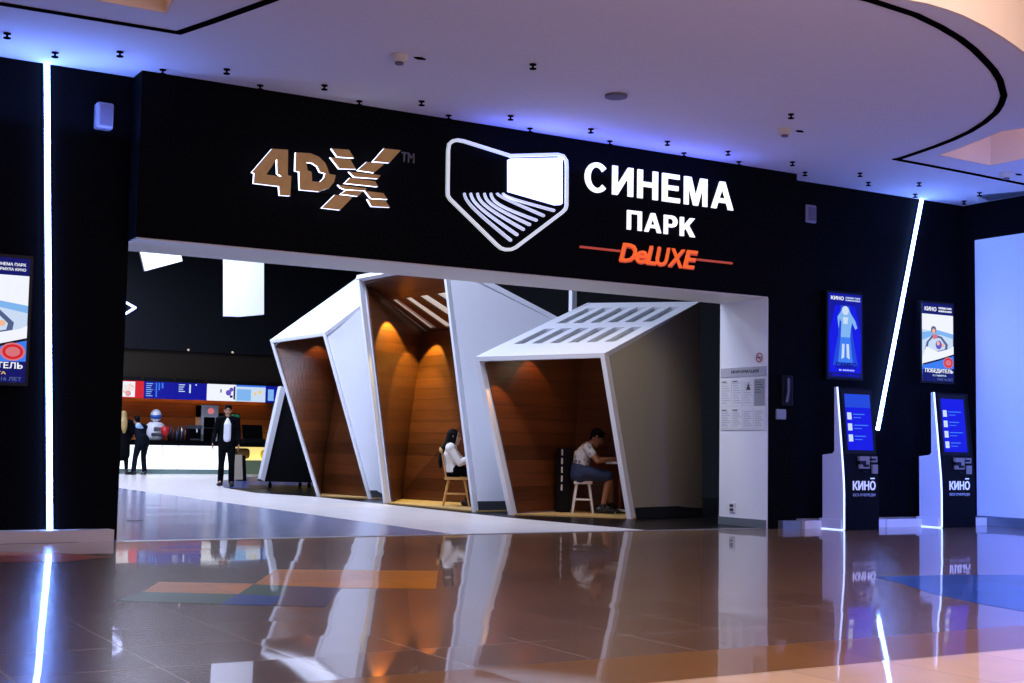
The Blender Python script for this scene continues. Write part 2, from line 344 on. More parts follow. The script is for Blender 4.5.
# lobby ceiling with its recesses
def arc(px): return [at(x, y, Z=CZ) for x, y in px]
P2 = lambda l: [(p.x, p.y) for p in l]
groove_r = P2(arc([(872,0),(915,14),(940,26),(960,38),(974,49),(985,60),(994,70),(1000,80),(1004,95),(1001,104),(996,112),(985,121.5),(970,131),(953,139),(935,146),(915,153),(897,159)]))
groove_r = [(7.15,7.32)] + groove_r
rec_left = [(-4,8.0),(-4,10.76),(3.05,10.74),(2.9,9.6),(2.6,8.0)]
arc_k = P2(arc([(937,155),(955,149),(975,141),(1000,131)]))
rec_right = [(13.145,10.85)] + arc_k + [(11.9,9.2),(11.85,8.7),(11.6,8.2),(13.145,8.2)]
arc_e = P2(arc([(900,0),(925,4.5),(945,10.5),(960,16),(982,27),(1000,38),(1013,47),(1024,55)]))
rec_big = [(7.0,7.2)] + arc_e + [(10.3,8.0),(10.8,8.0),(11.6,6.5),(11.6,3.0),(7.0,3.0)]
outer = [(-7,-5),(RX+.2,-5),(RX+.2,13.3),(-7,13.3)]
mb = MB()
loops = [[(x,y,CZ) for x,y in l] for l in (outer, rec_left, rec_right, rec_big)]
mb.prism(loops, (0,0,.12))
struct(mb.build('ceiling', 'ceiling'))
for i, (l, hgt) in enumerate(((rec_left,.75),(rec_right,.75),(rec_big,1.3))):
    mb = MB()
    n = mb.add([(x,y,CZ) for x,y in l]); n2 = mb.add([(x,y,CZ+hgt) for x,y in l])
    k = len(l)
    for a in range(k): mb.face([n+a, n+(a+1)%k, n2+(a+1)%k, n2+a])
    for t in tessellate_polygon([[V((x,y,0)) for x,y in l]]): mb.face([n2+q for q in t])
    o = struct(mb.build('ceiling_cove_%d' % (i+1), 'cove'))
    md = o.modifiers.new('s', 'SOLIDIFY'); md.thickness = .03; md.offset = -1 if i == 0 else -1
def strip(name, pts, w, m):
    mb = MB(); L_, R_ = [], []
    for i, p in enumerate(pts):
        a = V(pts[max(i-1,0)]); b = V(pts[min(i+1,len(pts)-1)]); t = (b-a).normalized(); nn = V((-t.y, t.x))
        L_.append(V(p)+nn*w[i]/2); R_.append(V(p)-nn*w[i]/2)
    for i in range(len(pts)-1):
        q = [L_[i], L_[i+1], R_[i+1], R_[i]]
        mb.hexa([(p.x,p.y,CZ-.012) for p in q] + [(p.x,p.y,CZ+.004) for p in q])
    return struct(mb.build(name, m))
strip('trim_11', groove_r, [.065]*len(groove_r), 'slot')
strip('trim_12', [(11.9,11.22),(13.087,11.26),(14.375,11.33),(14.95,11.36)], [.06]*4, 'slot')
strip('trim_13', [(-4,11.33),(1.832,11.235),(3.29,11.18)], [.06]*3, 'slot')
strip('trim_14', [(3.27,11.2),(3.42,10.7),(3.631,9.938),(3.8,9.2),(3.95,8.5)], [.07]*5, 'slot')
slab('trim_15', [(14.5,12.2),(14.93,12.35),(14.93,11.3)], 'grey_skirting', CZ-.01, CZ+.004)

# dark front wall, header and right pillar
struct(MB().box((-7,BY,0),(LX,BY+.5,CZ)).build('wall_front_left', 'black_wall'))
struct(MB().box((3.345,WY,2.84),(11.60,13.46,CZ)).build('wall_header', ['black_wall']))
struct(MB().box((3.36,WY+.012,2.825),(11.135,13.45,2.84)).build('trim_soffit', 'soffit'))
struct(MB().box((11.14,WY,0),(11.60,13.46,2.84)).build('wall_pillar', 'black_wall'))
struct(MB().box((11.128,WY+.006,.0),(11.14,13.46,2.825)).build('wall_jamb', 'white_wall'))
struct(MB().box((11.112,WY+.02,.004),(11.128,13.46,.105)).build('baseboard_jamb', 'grey_skirting'))
struct(MB().box((11.60,BY,0),(RX+.3,BY+.45,CZ)).build('wall_front_right', 'black_wall'))
struct(MB().box((RX+.05,-5,0),(RX+.3,BY,CZ)).build('wall_right', 'black_wall'))
struct(MB().box((RX-.02,4.5,.12),(RX+.05,12.60,3.905)).build('wall_right_lining', 'white_wall'))
struct(MB().box((RX-.035,4.5,0),(RX+.05,12.60,.12)).build('baseboard_right', 'grey_skirting'))
struct(MB().box((-7,12.66,0),(3.285,BY,.108)).build('baseboard_left', 'skirting'))
struct(MB().box((11.62,12.42,0),(13.0,BY,.10)).build('baseboard_front_1', 'skirting'))
struct(MB().box((13.02,12.42,0),(RX-.04,BY,.10)).build('baseboard_front_2', 'skirting'))
struct(MB().box((11.30,12.46,0),(11.60,WY,.10)).build('baseboard_pillar', 'grey_skirting'))

# hall behind the opening
struct(MB().box((LX-.5,BY+.5,0),(LX-.1,41,6.5)).build('wall_hall_left', 'hall_dark'))
struct(MB().box((LX-.5,40.6,0),(17.3,41,6.5)).build('wall_hall_back', 'hall_dark'))
struct(MB().box((17,12.9,0),(17.3,41,6.5)).build('wall_hall_right', 'hall_dark'))
struct(MB().box((LX-.5,13.47,6.3),(17.3,41,6.5)).build('ceiling_hall', 'hall_dark'))
struct(MB().box((LX-.5,13.18,CZ),(17.3,13.47,6.5)).build('wall_hall_front', 'hall_dark'))
struct(MB().box((LX-.1,37.45,3.46),(17,40.6,6.3)).build('wall_bulkhead', 'hall_dark'))
struct(MB().box((LX-.1,37.55,2.62),(17,40.6,3.46)).build('wall_bulkhead_lower', 'bulkhead'))
struct(MB().box((8.6,38.75,0),(16.8,38.9,2.62)).build('wall_backbar', 'shelf_wood'))
for x, g in ((11.6, 0), (12.9, 1)):
    d = MB().cyl((x,37.53,3.50),(x,37.45,3.50),.035,12).build('downlight', 'downlight')
    tag(d, 'small round recessed lamp in the dark bulkhead, ' + ('left' if g == 0 else 'right') + ' one of two above the menu screens', 'lamp', 'bulkhead lamps')

# ------------------------------------------------------------------ booths
def lerp(a, b, t): return a + (b-a)*t
def booth(label, FL, FR, TL, TR, BL, BR, TLb, TRb, roofcut=None, sidem='white_lam', frame=.062, ulist=None):
    FL, FR, TL, TR, BL, BR, TLb, TRb = [V(p) for p in (FL, FR, TL, TR, BL, BR, TLb, TRb)]
    t = thing('seating_booth', label, 'booth', ((FL+FR)/2 + (BL+BR)/2)/2)
    inw = ((BL+BR)/2 - (FL+FR)/2).normalized()
    wv = (FR-FL).normalized(); w = frame
    def bar(name, a, b, c, d):   # outer edge a-b, inner edge d-c, deep along inw
        q = [a, b, c, d]; e = inw*.09
        return MB().hexa([p-inw*.02 for p in q] + [p+e for p in q]).build(name, 'white_lam', t)
    wt = (TR-TL).normalized()
    TLi = TL + wt*w + (FL-TL).normalized()*w; TRi = TR - wt*w + (FR-TR).normalized()*w
    FLi = FL + wv*w; FRi = FR - wv*w
    bar('stile', FL, TL, TLi, FLi); bar('stile', FR, TR, TRi, FRi); bar('top_bar', TL, TR, TRi, TLi)
    th = .06
    e = inw*.1
    qr = [FR+e, BR, TRb, TR+e]; ql = [FL+e, BL, TLb, TL+e]
    def inside(q): # sign of the normal that points into the booth
        nn = (q[2]-q[0]).cross(q[3]-q[1]); c = (FL+FR+BL+BR+TL+TR+TLb+TRb)/8; return 1 if nn.dot(c-(q[0]+q[2])/2) > 0 else -1
    ir, il = inside(qr), inside(ql)
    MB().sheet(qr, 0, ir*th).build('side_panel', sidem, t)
    MB().sheet(ql, 0, il*th).build('side_panel', 'white_lam', t)
    # skirting of the side facing the entrance
    sn = (BR-FR).cross(TR-FR).normalized()
    if sn.y > 0: sn = -sn
    up = (TR-FR).normalized()*.15
    MB().panel([FR+e+sn*.004, BR+sn*.004, BR+up+sn*.004, FR+e+up+sn*.004], .012 if True else 0).build('skirting', 'dark_skirting', t)
    # roof as a grid, cells in roofcut left open
    us = ulist[0] if ulist else [0, 1]; vs = ulist[1] if ulist else [0, 1]
    rn = (TR-TL).cross(TLb-TL).normalized()
    if rn.z < 0: rn = -rn
    pt = lambda u, v, o=0: lerp(lerp(TL, TR, u), lerp(TLb, TRb, u), v) + rn*o
    mb = MB()
    for i in range(len(us)-1):
        for j in range(len(vs)-1):
            if roofcut and (i, j) in roofcut: continue
            q = [(us[i],vs[j]),(us[i+1],vs[j]),(us[i+1],vs[j+1]),(us[i],vs[j+1])]
            mb.hexa([pt(*c, -.07) for c in q] + [pt(*c, .0) for c in q])
    mb.build('roof', 'white_lam', t)
    # inner lining
    k = .09
    a, b = FL+wv*k, FR-wv*k
    dz = V((0,0,.12)); back = [lerp(FL,BL,.93)+wv*.05, lerp(FR,BR,.93)-wv*.05, lerp(TR,TRb,.93)-wv*.05-dz, lerp(TL,TLb,.93)+wv*.05-dz]
    MB().panel(back, .05).build('back_wall', 'wood', t)
    MB().sheet(ql, il*.075, il*.095, .0, .97, .01, .96, 16).build('lining', 'wood', t)
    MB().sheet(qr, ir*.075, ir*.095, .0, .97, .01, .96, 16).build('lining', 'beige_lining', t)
    mb = MB()
    for i in range(len(us)-1):
        for j in range(len(vs)-1):
            if roofcut and (i, j) in roofcut: continue
            q = [(us[i],vs[j]),(us[i+1],vs[j]),(us[i+1],vs[j+1]),(us[i],vs[j+1])]
            q = [(.06+.88*c[0], .05+.9*c[1]) for c in q]
            mb.hexa([pt(*c, -.095) for c in q] + [pt(*c, -.07) for c in q])
    mb.build('ceiling_lining', 'wood', t)
    f = [FL+inw*.03, FR+inw*.03, BR, BL]
    MB().hexa([p+V((0,0,.001)) for p in f] + [p+V((0,0,.02)) for p in f]).build('floor_board', 'wood_light', t)
    if roofcut:
        mb = MB()
        for (i, j) in roofcut:
            q = [(us[i],vs[j]),(us[i+1],vs[j]),(us[i+1],vs[j+1]),(us[i],vs[j+1])]
            mb.hexa([pt(*c, -.062) for c in q] + [pt(*c, -.052) for c in q])
        mb.build('slot_infill', 'roof_pane' if sidem == 'side_shaded' else 'roof_glow', t)
    return back, ql, (TLb-TRb)
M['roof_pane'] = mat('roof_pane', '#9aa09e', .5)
M['roof_glow'] = mat('roof_glow', '#e8e4dc', .5, emit='#fff0dc', es=.38)  # added glow standing in for light caught on the roof slats
bwA = booth('narrow leaning white booth with wood interior, the farthest of the three angular booths', (9.271,22.186,0),(9.813,21.11,0),(8.719,23.281,2.795),(9.304,22.12,2.90),
      (9.75,23.3,0),(10.15,21.15,0),(10.2,22.8,4.01),(10.1,21.42,3.70))
us = [0,.30,.38,.44,.52,.60,.68,.76,.84,1]; 
bwB = booth('tall white booth with wood interior where the woman in white sits', (9.297,19.507,0),(9.465,16.849,0),(9.215,20.60,3.755),(9.404,17.84,3.75),
      (10.25,20.95,0),(11.3,17.0,0),(10.9,21.3,2.98),(11.15,17.25,2.90),
      roofcut=[(1,1),(3,1),(5,1),(7,1)], ulist=([0,.05,.12,.2,.28,.36,.46,.54,.66,1],[0,.36,.95,1]))
cut = [(i,j) for i in (1,3,5,7,9,11) for j in (1,3)]
uu = [0]; 
for i in range(6): uu += [.10+i*.145, .10+i*.145+.085]
uu += [1]
bwC = booth('low white booth with slotted sloping roof where the man sits writing', (9.544,16.031,0),(10.728,14.788,0),(9.174,16.419,2.182),(10.453,15.077,2.236),
      (11.0,16.7,0),(12.35,15.3,0),(11.44,17.0,3.149),(12.27,15.3,3.088), roofcut=cut, ulist=(uu,[0,.22,.5,.6,.9,1]), sidem='side_shaded')
# white post between the booths
tag(MB().box((12.12,18.45,0),(12.21,18.55,6.3)).build('support_post', 'white_lam'), 'thin white post rising behind the slotted roof', 'post')

# black cabinet on castors with a slanted white edge panel, beyond the farthest booth
t = thing('display_cabinet', 'black cabinet on castors with slanted white edge panel beside farthest booth', 'cabinet', (10.4,26.6,0))
a = at(264,486,Z=0); 
def bk(px, py, Y=26.3): return at(px, py, Y=Y)
q = [bk(264,481.5), bk(314,482.5), bk(292,395), bk(283,394)]
MB().prism([q], (.05,.5,0)).build('body', 'black_satin', t)
q = [bk(260.5,479,26.25), bk(264.5,481.5,26.25), bk(286,388,26.25), bk(281,386,26.25)]
MB().prism([q], (.05,.3,0)).build('edge_panel', 'white_lam', t)
for px in (270, 300, 309):
    c = bk(px, 484.5, 26.45)
    MB().cyl((c.x-.02,c.y,.055),(c.x+.02,c.y,.055),.055,14).loft([(c.x,c.y,.05),(c.x,c.y,.16)],[.02,.02],cap=False).build('castor', 'black_satin', t)

# ------------------------------------------------------------------ hanging panels and arrow sign in the hall
def hang(px, label, dy, m1, m2, split):
    pts = [at(x, y, Y=26) for x, y in px]
    t = thing('hanging_panel', label, 'panel', pts[0], 'white panels hung in the hall')
    MB().prism([pts], (0,dy,0)).build('face', m1, t)
    top = max(p.z for p in pts)
    for p in (pts[0], pts[-1]):
        MB().loft([(p.x+(.06 if p is pts[0] else -.06), 26+dy/2, p.z-.01),(p.x+(.06 if p is pts[0] else -.06), 26+dy/2, 6.3)],[.006,.006],n=6,cap=False).build('wire', 'steel', t)
    return t
hang([(136,235),(145,271),(182.5,261),(176,235)], 'white four-sided panel hanging tilted under the lintel', .08, 'panel_white', None, 0)
p = [at(x, y, Y=26) for x, y in ((225,235),(225,316),(240,317),(264,314.5),(264,235))]
t = thing('hanging_panel', 'white upright rectangular box panel hanging nearer the booths', 'panel', p[1], 'white panels hung in the hall')
MB().prism([[p[0], p[1], at(240,316.6,Y=26), at(240,235,Y=26)]], (0,.12,0)).build('shaded_part', 'panel_white_shaded', t)  # left part of the flat front, dimmed to read as a shaded side
MB().prism([[at(240,235,Y=26), at(240,316.6,Y=26), p[3], p[4]]], (0,.12,0)).build('face', 'panel_white', t)
for q in (p[0], p[4]): MB().loft([(q.x+(.08 if q is p[0] else -.08),26.06,q.z-.01),(q.x+(.08 if q is p[0] else -.08),26.06,6.3)],[.006,.006],n=6,cap=False).build('wire', 'steel', t)
t = thing('arrow_sign', 'small white lit arrow on dark wall above the counter', 'sign', at(130,307,Y=37.45))
a, b, c = at(126,302.5,Y=37.40), at(135.3,307.7,Y=37.40), at(126,313.5,Y=37.40)
for p, q in ((a,b),(c,b)): MB().loft([p,q],[.035,.035],n=8).build('stroke', 'sign_white', t)
MB().box((a.x,37.40,c.z),(a.x+.04,37.45,a.z)).build('bracket', 'black_satin', t)

# ------------------------------------------------------------------ concession counter, menu screens, stock
CYF = 37.2
t = thing('concession_counter', 'long snack counter with glowing white front and black top', 'counter', (11,37.5,0))
MB().box((8.2,CYF+.03,.10),(12.98,38.0,.80)).build('body', 'black_satin', t)
xs = [8.25, 9.6, 10.9, 11.35, 12.98]
for x0, x1 in zip(xs, xs[1:]): MB().box((x0+.012,CYF,.13),(x1-.012,CYF+.04,.79)).build('front_panel', 'counter_glow', t)
MB().box((8.2,CYF+.02,0),(12.98,37.9,.12)).build('kick_plate', 'glass_green', t)
MB().box((8.15,CYF-.08,.79),(13.0,38.1,.93)).build('worktop', 'black_gloss', t)
t = thing('snack_display', 'glass snack display case with yellow packs right of the glowing counter', 'display case', (13.8,37.6,0))
MB().box((13.02,CYF+.02,0),(16.0,38.0,.42)).build('base', 'case_green', t)
MB().box((13.02,CYF,.40),(16.0,38.0,.44)).build('shelf', 'case_light', t)
MB().box((13.02,37.75,.44),(16.0,38.0,.78)).build('backlight', 'case_light', t)
MB().box((13.0,CYF,.78),(16.0,38.05,.86)).build('top', 'black_gloss', t)
for i, x in enumerate((13.08,13.9,14.6,15.3)):
    p = MB().bbox((x,37.3,.44),(x+(.5 if i else .42),37.7,.44+(.30 if i != 1 else .26)),.09).build('snack_pack', 'brown' if i == 0 else 'snack_yellow', smooth=True)
    tag(p, 'brown heap of packs in the snack display beside the walking man' if i == 0 else 'yellow snack bag in the lit display case, ' + ('', 'nearest the brown packs', 'half hidden by the slanted panel', 'farthest from the brown packs')[i], 'snack')
# menu screens on one rail
edges = [(121.5,380.5),(144.5,381.5),(176,383.5),(207.5,385),(236,387),(266,388.8),(300,391)]
mids = []
def menu(i, label, base, arts):
    (xa, ya), (xb, yb) = edges[i], edges[i+1]
    A = at(xa+.4, ya, Y=37.3); B = at(xb-.4, yb, Y=37.3); z0, z1 = 2.085, 2.555
    t = thing('menu_screen', label, 'screen', (A.x, 37.4, z0), 'menu screens over the counter')
    MB().box((A.x,37.3,z0),(B.x,37.38,z1)).build('display', base, t)
    MB().box((A.x,37.3,z1),(B.x,37.42,z1+.05)).build('frame', 'black_satin', t)
    MB().box((A.x+.05,37.38,z0+.05),(B.x-.05,37.55,z1+.12)).build('mount', 'black_satin', t)
    W_ = B.x-A.x
    for name, m, rects in arts:
        for r in rects:
            mb = MB()
            if len(r) == 4: mb.box((A.x+W_*r[0],37.293,z0+.47*r[1]),(A.x+W_*r[2],37.30,z0+.47*r[3]))
            else: mb.cyl((A.x+W_*r[0],37.293,z0+.47*r[1]),(A.x+W_*r[0],37.30,z0+.47*r[1]),r[2],16)
            mb.build(name, m, t)
rows = lambda x0, x1, n, y0=.9, dy=.12: [(x0, y0-k*dy-.05, x1-(k%3)*.03, y0-k*dy) for k in range(n)]
menu(0, 'red menu screen with a pale food picture, first from the left over the counter', 'scr_red', [('picture','scr_white',[(0.03,.05,.6,.95)]),('picture','scr_peach',[(.2,.5,.12),(.42,.62,.1)]),('picture','scr_rose',[(.3,.25,.08)])])
menu(1, 'blue menu screen with two columns of pale text beside the red screen', 'scr_deep', [('price_list','scr_sky',rows(.05,.26,7)),('price_list','scr_cyan',[(.36,.1,.40,.95),(.45,.5,.49,.95),(.55,.62,.6,.95)]),('price_list','scr_grey',rows(.3,.34,4))])
menu(2, 'dark blue menu screen with a short list, left of the white screen', 'scr_deep', [('price_list','scr_pale',rows(.08,.28,4,.9,.13)),('price_list','scr_pale',[(.42,.4,.47,.92),(.62,.86,.66,.95)])])
menu(3, 'white menu screen with small pictures above the walking man', 'scr_white', [('picture','scr_violet',[(.75,.5,.08),(.85,.7,.06)]),('picture','scr_navy',[(.93,.1,.99,.9),(.8,.2,.9,.35)]),('price_list','scr_grey',[(.45,.5,.5,.7)])])
menu(4, 'pale blue menu screen right of the white one', 'scr_pale', [('picture','scr_sky',[(.02,.05,.5,.75)]),('picture','scr_yellow',[(.65,.5,.04),(.8,.6,.05)]),('frame_print','scr_cyan',[(0,.9,1,1)])])
menu(5, 'blue menu screen half hidden behind the slanted white panel', 'scr_deep', [('picture','scr_sky',[(.05,.1,.22,.8)])])

# appliances and stock on the counter
def on(px, Y): return at(px, 440, Y=Y).x
ZT = .93
t = thing('drink_machine', 'white dome-topped machine with blue band standing on the counter', 'machine', (10.66,37.6,ZT))
x = on(155,37.6)
MB().loft([(x,37.6,ZT),(x,37.6,ZT+.1),(x,37.6,ZT+.42),(x,37.6,ZT+.5)],[(.2,.16),(.24,.18),(.26,.2),(.16,.14)],n=20,cap=False).build('body', 'white_lam', t, smooth=True)
MB().ball((x,37.6,ZT+.68),(.155,.155,.19),20,12).build('dome', 'white_lam', t, smooth=True)
MB().loft([(x,37.59,ZT+.60),(x,37.59,ZT+.70)],[(.15,.165),(.157,.17)],n=20,cap=False).build('visor', 'blue_band', t, smooth=True)
MB().box((x-.16,37.40,ZT+.12),(x+.16,37.43,ZT+.2)).box((x-.1,37.39,ZT+.26),(x+.1,37.42,ZT+.36)).build('tap_panel', 'coffee_steel', t)
x = on(164,37.35)
tag(MB().loft([(x,37.26,ZT),(x,37.26,ZT+.12),(x,37.26,ZT+.2),(x,37.26,ZT+.34)],[.03,.04,.11,.125],n=16,cap=False).ball((x,37.26,ZT+.34),(.125,.125,.06)).build('popcorn_cup','red',smooth=True), 'red cup standing on the counter beside the dome-topped machine', 'cup')
bm_ = ['bottle_a','bottle_b','bottle_c']
def bottle_proto(x, y, h, m):
    return MB().loft([(x,y,ZT),(x,y,ZT+h*.6),(x,y,ZT+h*.75),(x,y,ZT+h)],[.045,.045,.018,.016],n=10,cap=False).build('bottle', m, smooth=True)
k = 0
names = ['first','second','third','fourth','fifth','sixth','seventh','eighth','ninth','tenth']
for i in range(9):
    x = on(169+i*2.0, 37.8); m = bm_[(i*2)%3]
    h = .36+.12*((i*7)%4)/4
    tag(bottle_proto(x, 37.8+.05*(i%2), h, m), '%s %s bottle from the left on the counter beside the coffee machine' % (names[i], {'bottle_a':'dark green','bottle_b':'red-brown','bottle_c':'blue-grey'}[m]), 'bottle', 'bottles on the snack counter')
t = thing('coffee_machine', 'dark coffee machine with steel top on the counter left of the cooler', 'coffee machine', (on(193,37.6),37.6,ZT))
x0, x1 = on(187.5,37.6), on(199,37.6)
MB().box((x0,37.45,ZT),(x1,37.9,ZT+.42)).build('body', 'black_gloss', t)
MB().box((x0-.02,37.4,ZT+.34),(x1+.02,37.9,ZT+.44)).build('steel_top', 'coffee_steel', t)
MB().box((x0+.03,37.38,ZT+.02),(x1-.03,37.45,ZT+.06)).build('drip_tray', 'coffee_steel', t)
MB().loft([(x0+.2,37.42,ZT+.34),(x0+.2,37.38,ZT+.25)],[.03,.03],n=8).build('spout', 'steel', t)
x = on(180.5,37.5)
tag(MB().loft([(x,37.4,ZT),(x,37.4,ZT+.22),(x,37.4,ZT+.40)],[.035,.03,.03],n=10,cap=False).build('siphon','steel',smooth=True), 'slim pale steel siphon on the counter before the bottles', 'siphon')
t = thing('drinks_cooler', 'white-framed upright drinks cooler behind the counter by the walking man', 'cooler', (on(206,38.3),38.3,0))
x0, x1 = on(198,38.3), on(215,38.3)
MB().box((x0,38.1,0),(x0+.09,38.6,1.95)).build('side', 'white_lam', t); MB().box((x1-.07,38.1,0),(x1,38.6,1.95)).build('side', 'white_lam', t)
MB().box((x0,38.08,1.62),(x1,38.6,1.97)).build('header', 'white_lam', t); MB().box((x0+.09,38.15,0),(x1-.07,38.6,1.62)).build('interior', 'black_gloss', t)
MB().cyl((x0+.28,38.08,1.8),(x0+.28,38.07,1.8),.09,16).build('emblem', 'scr_rose', t)
for z in (.5,.9,1.3): MB().box((x0+.1,38.12,z),(x1-.08,38.16,z+.02)).build('shelf', 'steel', t)
t = thing('backbar_unit', 'dark shelf unit with a green lit sign behind the walking man', 'shelf unit', (on(228,38.4),38.4,0))
x0, x1 = on(216,38.4), on(238,38.4)
MB().box((x0,38.3,0),(x1,38.74,1.75)).build('carcass', 'black_satin', t)
MB().bbox((on(230,38.3),38.22,1.50),(on(238,38.3),38.31,1.72),.03).build('lit_sign', 'green', t)
MB().box((x0+.05,38.28,1.0),(x1-.05,38.31,1.03)).build('shelf_edge', 'steel', t)
t = thing('till', 'dark cash till on top of the snack display case', 'till', (on(252,37.6),37.6,.86))
x = on(252,37.6)
MB().bbox((x-.35,37.4,.86),(x+.35,37.9,1.02),.03).build('base', 'black_satin', t)
MB().hexa([(x-.3,37.5,1.0),(x+.3,37.5,1.0),(x+.3,37.56,1.0),(x-.3,37.56,1.0),(x-.3,37.62,1.42),(x+.3,37.62,1.42),(x+.3,37.68,1.42),(x-.3,37.68,1.42)]).build('monitor', 'black_gloss', t)
# bag stand near the walking man
t = thing('sandwich_board', 'beige and black folding board standing behind the walking man', 'board', at(240,478,Y=31).xy.to_3d())
c = at(239,474,Y=31); 
MB().hexa([(c.x-.13,31,.03),(c.x+.1,31,.03),(c.x+.1,31.04,.03),(c.x-.13,31.04,.03),(c.x-.10,31.12,.62),(c.x+.1,31.12,.62),(c.x+.1,31.16,.62),(c.x-.10,31.16,.62)]).build('front_board', 'canvas', t)
MB().hexa([(c.x+.1,31,.0),(c.x+.2,31.02,.0),(c.x+.2,31.5,.0),(c.x+.1,31.5,.0),(c.x+.11,31.1,.6),(c.x+.19,31.12,.6),(c.x+.19,31.2,.6),(c.x+.11,31.2,.6)]).build('back_board', 'black_satin', t)
tag(struct_ := MB().box((at(129,521.3,Z=0).x,15.74,0),(at(143,521,Z=0).x,15.82,.006)).build('floor_grate','black_satin'), 'short dark drain grate in the pale hall floor near the left wall', 'grate')

# ------------------------------------------------------------------ LED strips, speakers
def ledstrip(a, b, label):
    t = thing('light_strip', label, 'light', a)
    a, b = V(a), V(b)
    d = V((0,-1,0)); s = (b-a).normalized().cross(d)*.023
    MB().hexa([a-s*1.6, a+s*1.6, b+s*1.6, b-s*1.6] + [p+d*.012 for p in (a-s*1.6, a+s*1.6, b+s*1.6, b-s*1.6)]).build('channel', 'black_satin', t)
    q = [p+d*.012 for p in (a-s, a+s, b+s, b-s)]
    MB().hexa(q + [p+d*.02 for p in q]).build('diffuser', 'led', t)
pa, pb = at(46.5,62,Y=BY), at(49.3,531,Y=BY)
ledstrip((pb.x,BY,.11),(pa.x,BY,CZ-.005),'long upright white light strip on the black wall left of the entrance')
pa, pb = at(920.5,199,Y=BY), at(876.3,430,Y=BY)
ledstrip((pb.x,BY,pb.z),(pa.x,BY,CZ-.005),'slanted white light strip on the black wall between the two poster screens')
def speaker(px0,py0,px1,py1,label,m,Y):
    a, b = at(px0,py0,Y=Y), at(px1,py1,Y=Y)
    t = thing('wall_speaker', label, 'speaker', (a.x,BY,b.z), 'small wall speakers')
    MB().bbox((a.x,Y,b.z),(b.x,BY-.012,a.z),.02).build('cabinet', m, t)
    MB().box((a.x+.03,Y-.006,b.z+.03),(b.x-.02,Y+.004,a.z-.03)).build('grille', 'speaker_dark', t)
    MB().box((a.x+.06,BY-.03,b.z+.08),(b.x-.06,BY+.001,a.z-.08)).build('bracket', 'black_satin', t)
speaker(97.5,101,113.5,129.5,'grey wall speaker on the black wall left of the gold sign','speaker',12.71)
speaker(806.5,204,817,223.5,'small mauve-grey wall speaker right of the white lettering','speaker',12.795)

# ------------------------------------------------------------------ ceiling fittings
def sprinkler(x, y):
    return MB().cyl((x,y,CZ+.01),(x,y,CZ-.010),.032,12).cyl((x,y,CZ-.01),(x,y,CZ-.04),.010,8).cyl((x,y,CZ-.04),(x,y,CZ-.049),.032,10).build('sprinkler', 'slot')
ordn = ['first','second','third','fourth','fifth','sixth','seventh','eighth','ninth','tenth','eleventh','twelfth','thirteenth','fourteenth']
rowA = [2.036,3.005,4.001,4.988,6.051,7.104,8.129,9.177,10.064,11.065,12.189,13.236,14.381]
rowB = [2.515,3.499,4.464,5.523,6.556,7.567,8.634,9.697,10.535,11.605,12.70]
proto = None
for row, yy, nm in ((rowA,12.05,'row farther from the black wall'),(rowB,12.41,'row close to the black wall')):
    for i, x in enumerate(row):
        if proto is None: o = proto = sprinkler(x, yy)
        else:
            o = proto.copy(); COL.objects.link(o); TEMP.append(o); o.location = (x, yy, proto.location.z)
        tag(o, 'dark ceiling sprinkler, %s from the left in the %s' % (ordn[i], nm), 'sprinkler', 'ceiling sprinklers')
for x, y, l in ((13.786,12.62,'dark ceiling sprinkler right beside the top of the slanted light strip'),(14.7,12.58,'dark ceiling sprinkler in the far corner above the white wall'),(6.288,10.28,'lone dark ceiling sprinkler out in the open ceiling above the emblem'),(9.457,10.322,'lone dark ceiling sprinkler just beyond the right smoke detector')):
    o = proto.copy(); COL.objects.link(o); TEMP.append(o); o.location = (x, y, proto.location.z); tag(o, l, 'sprinkler', 'ceiling sprinklers')
def detector(x, y, label):
    t = thing('smoke_detector', label, 'detector', (x,y,CZ-.07), 'ceiling detectors')
    MB().loft([(x,y,CZ-.001),(x,y,CZ-.03),(x,y,CZ-.065)],[.08,.08,.055],n=20,cap=False).build('housing', 'det', t, smooth=False)
    MB().cyl((x,y,CZ-.062),(x,y,CZ-.085),.038,14).build('sensor', 'speaker_dark', t)
    MB().hexa([(x+.13,y-.03,CZ),(x+.19,y-.06,CZ),(x+.25,y-.03,CZ),(x+.19,y,CZ)]+[(x+.13,y-.03,CZ-.012),(x+.19,y-.06,CZ-.012),(x+.25,y-.03,CZ-.012),(x+.19,y,CZ-.012)]).build('indicator_plate', 'slot', t)
detector(5.15,10.72,'pale round ceiling detector above the gold sign'); detector(9.85,10.85,'pale round ceiling detector near the right end of the white lettering'); detector(13.62,11.0,'pale round ceiling detector at the right edge by the lit recess')
tag(MB().cyl((7.536,10.736,CZ+.001),(7.536,10.736,CZ-.025),.11,20).build('ceiling_disc','speaker_dark'),'flat grey disc on the ceiling above the white lettering','ceiling disc')

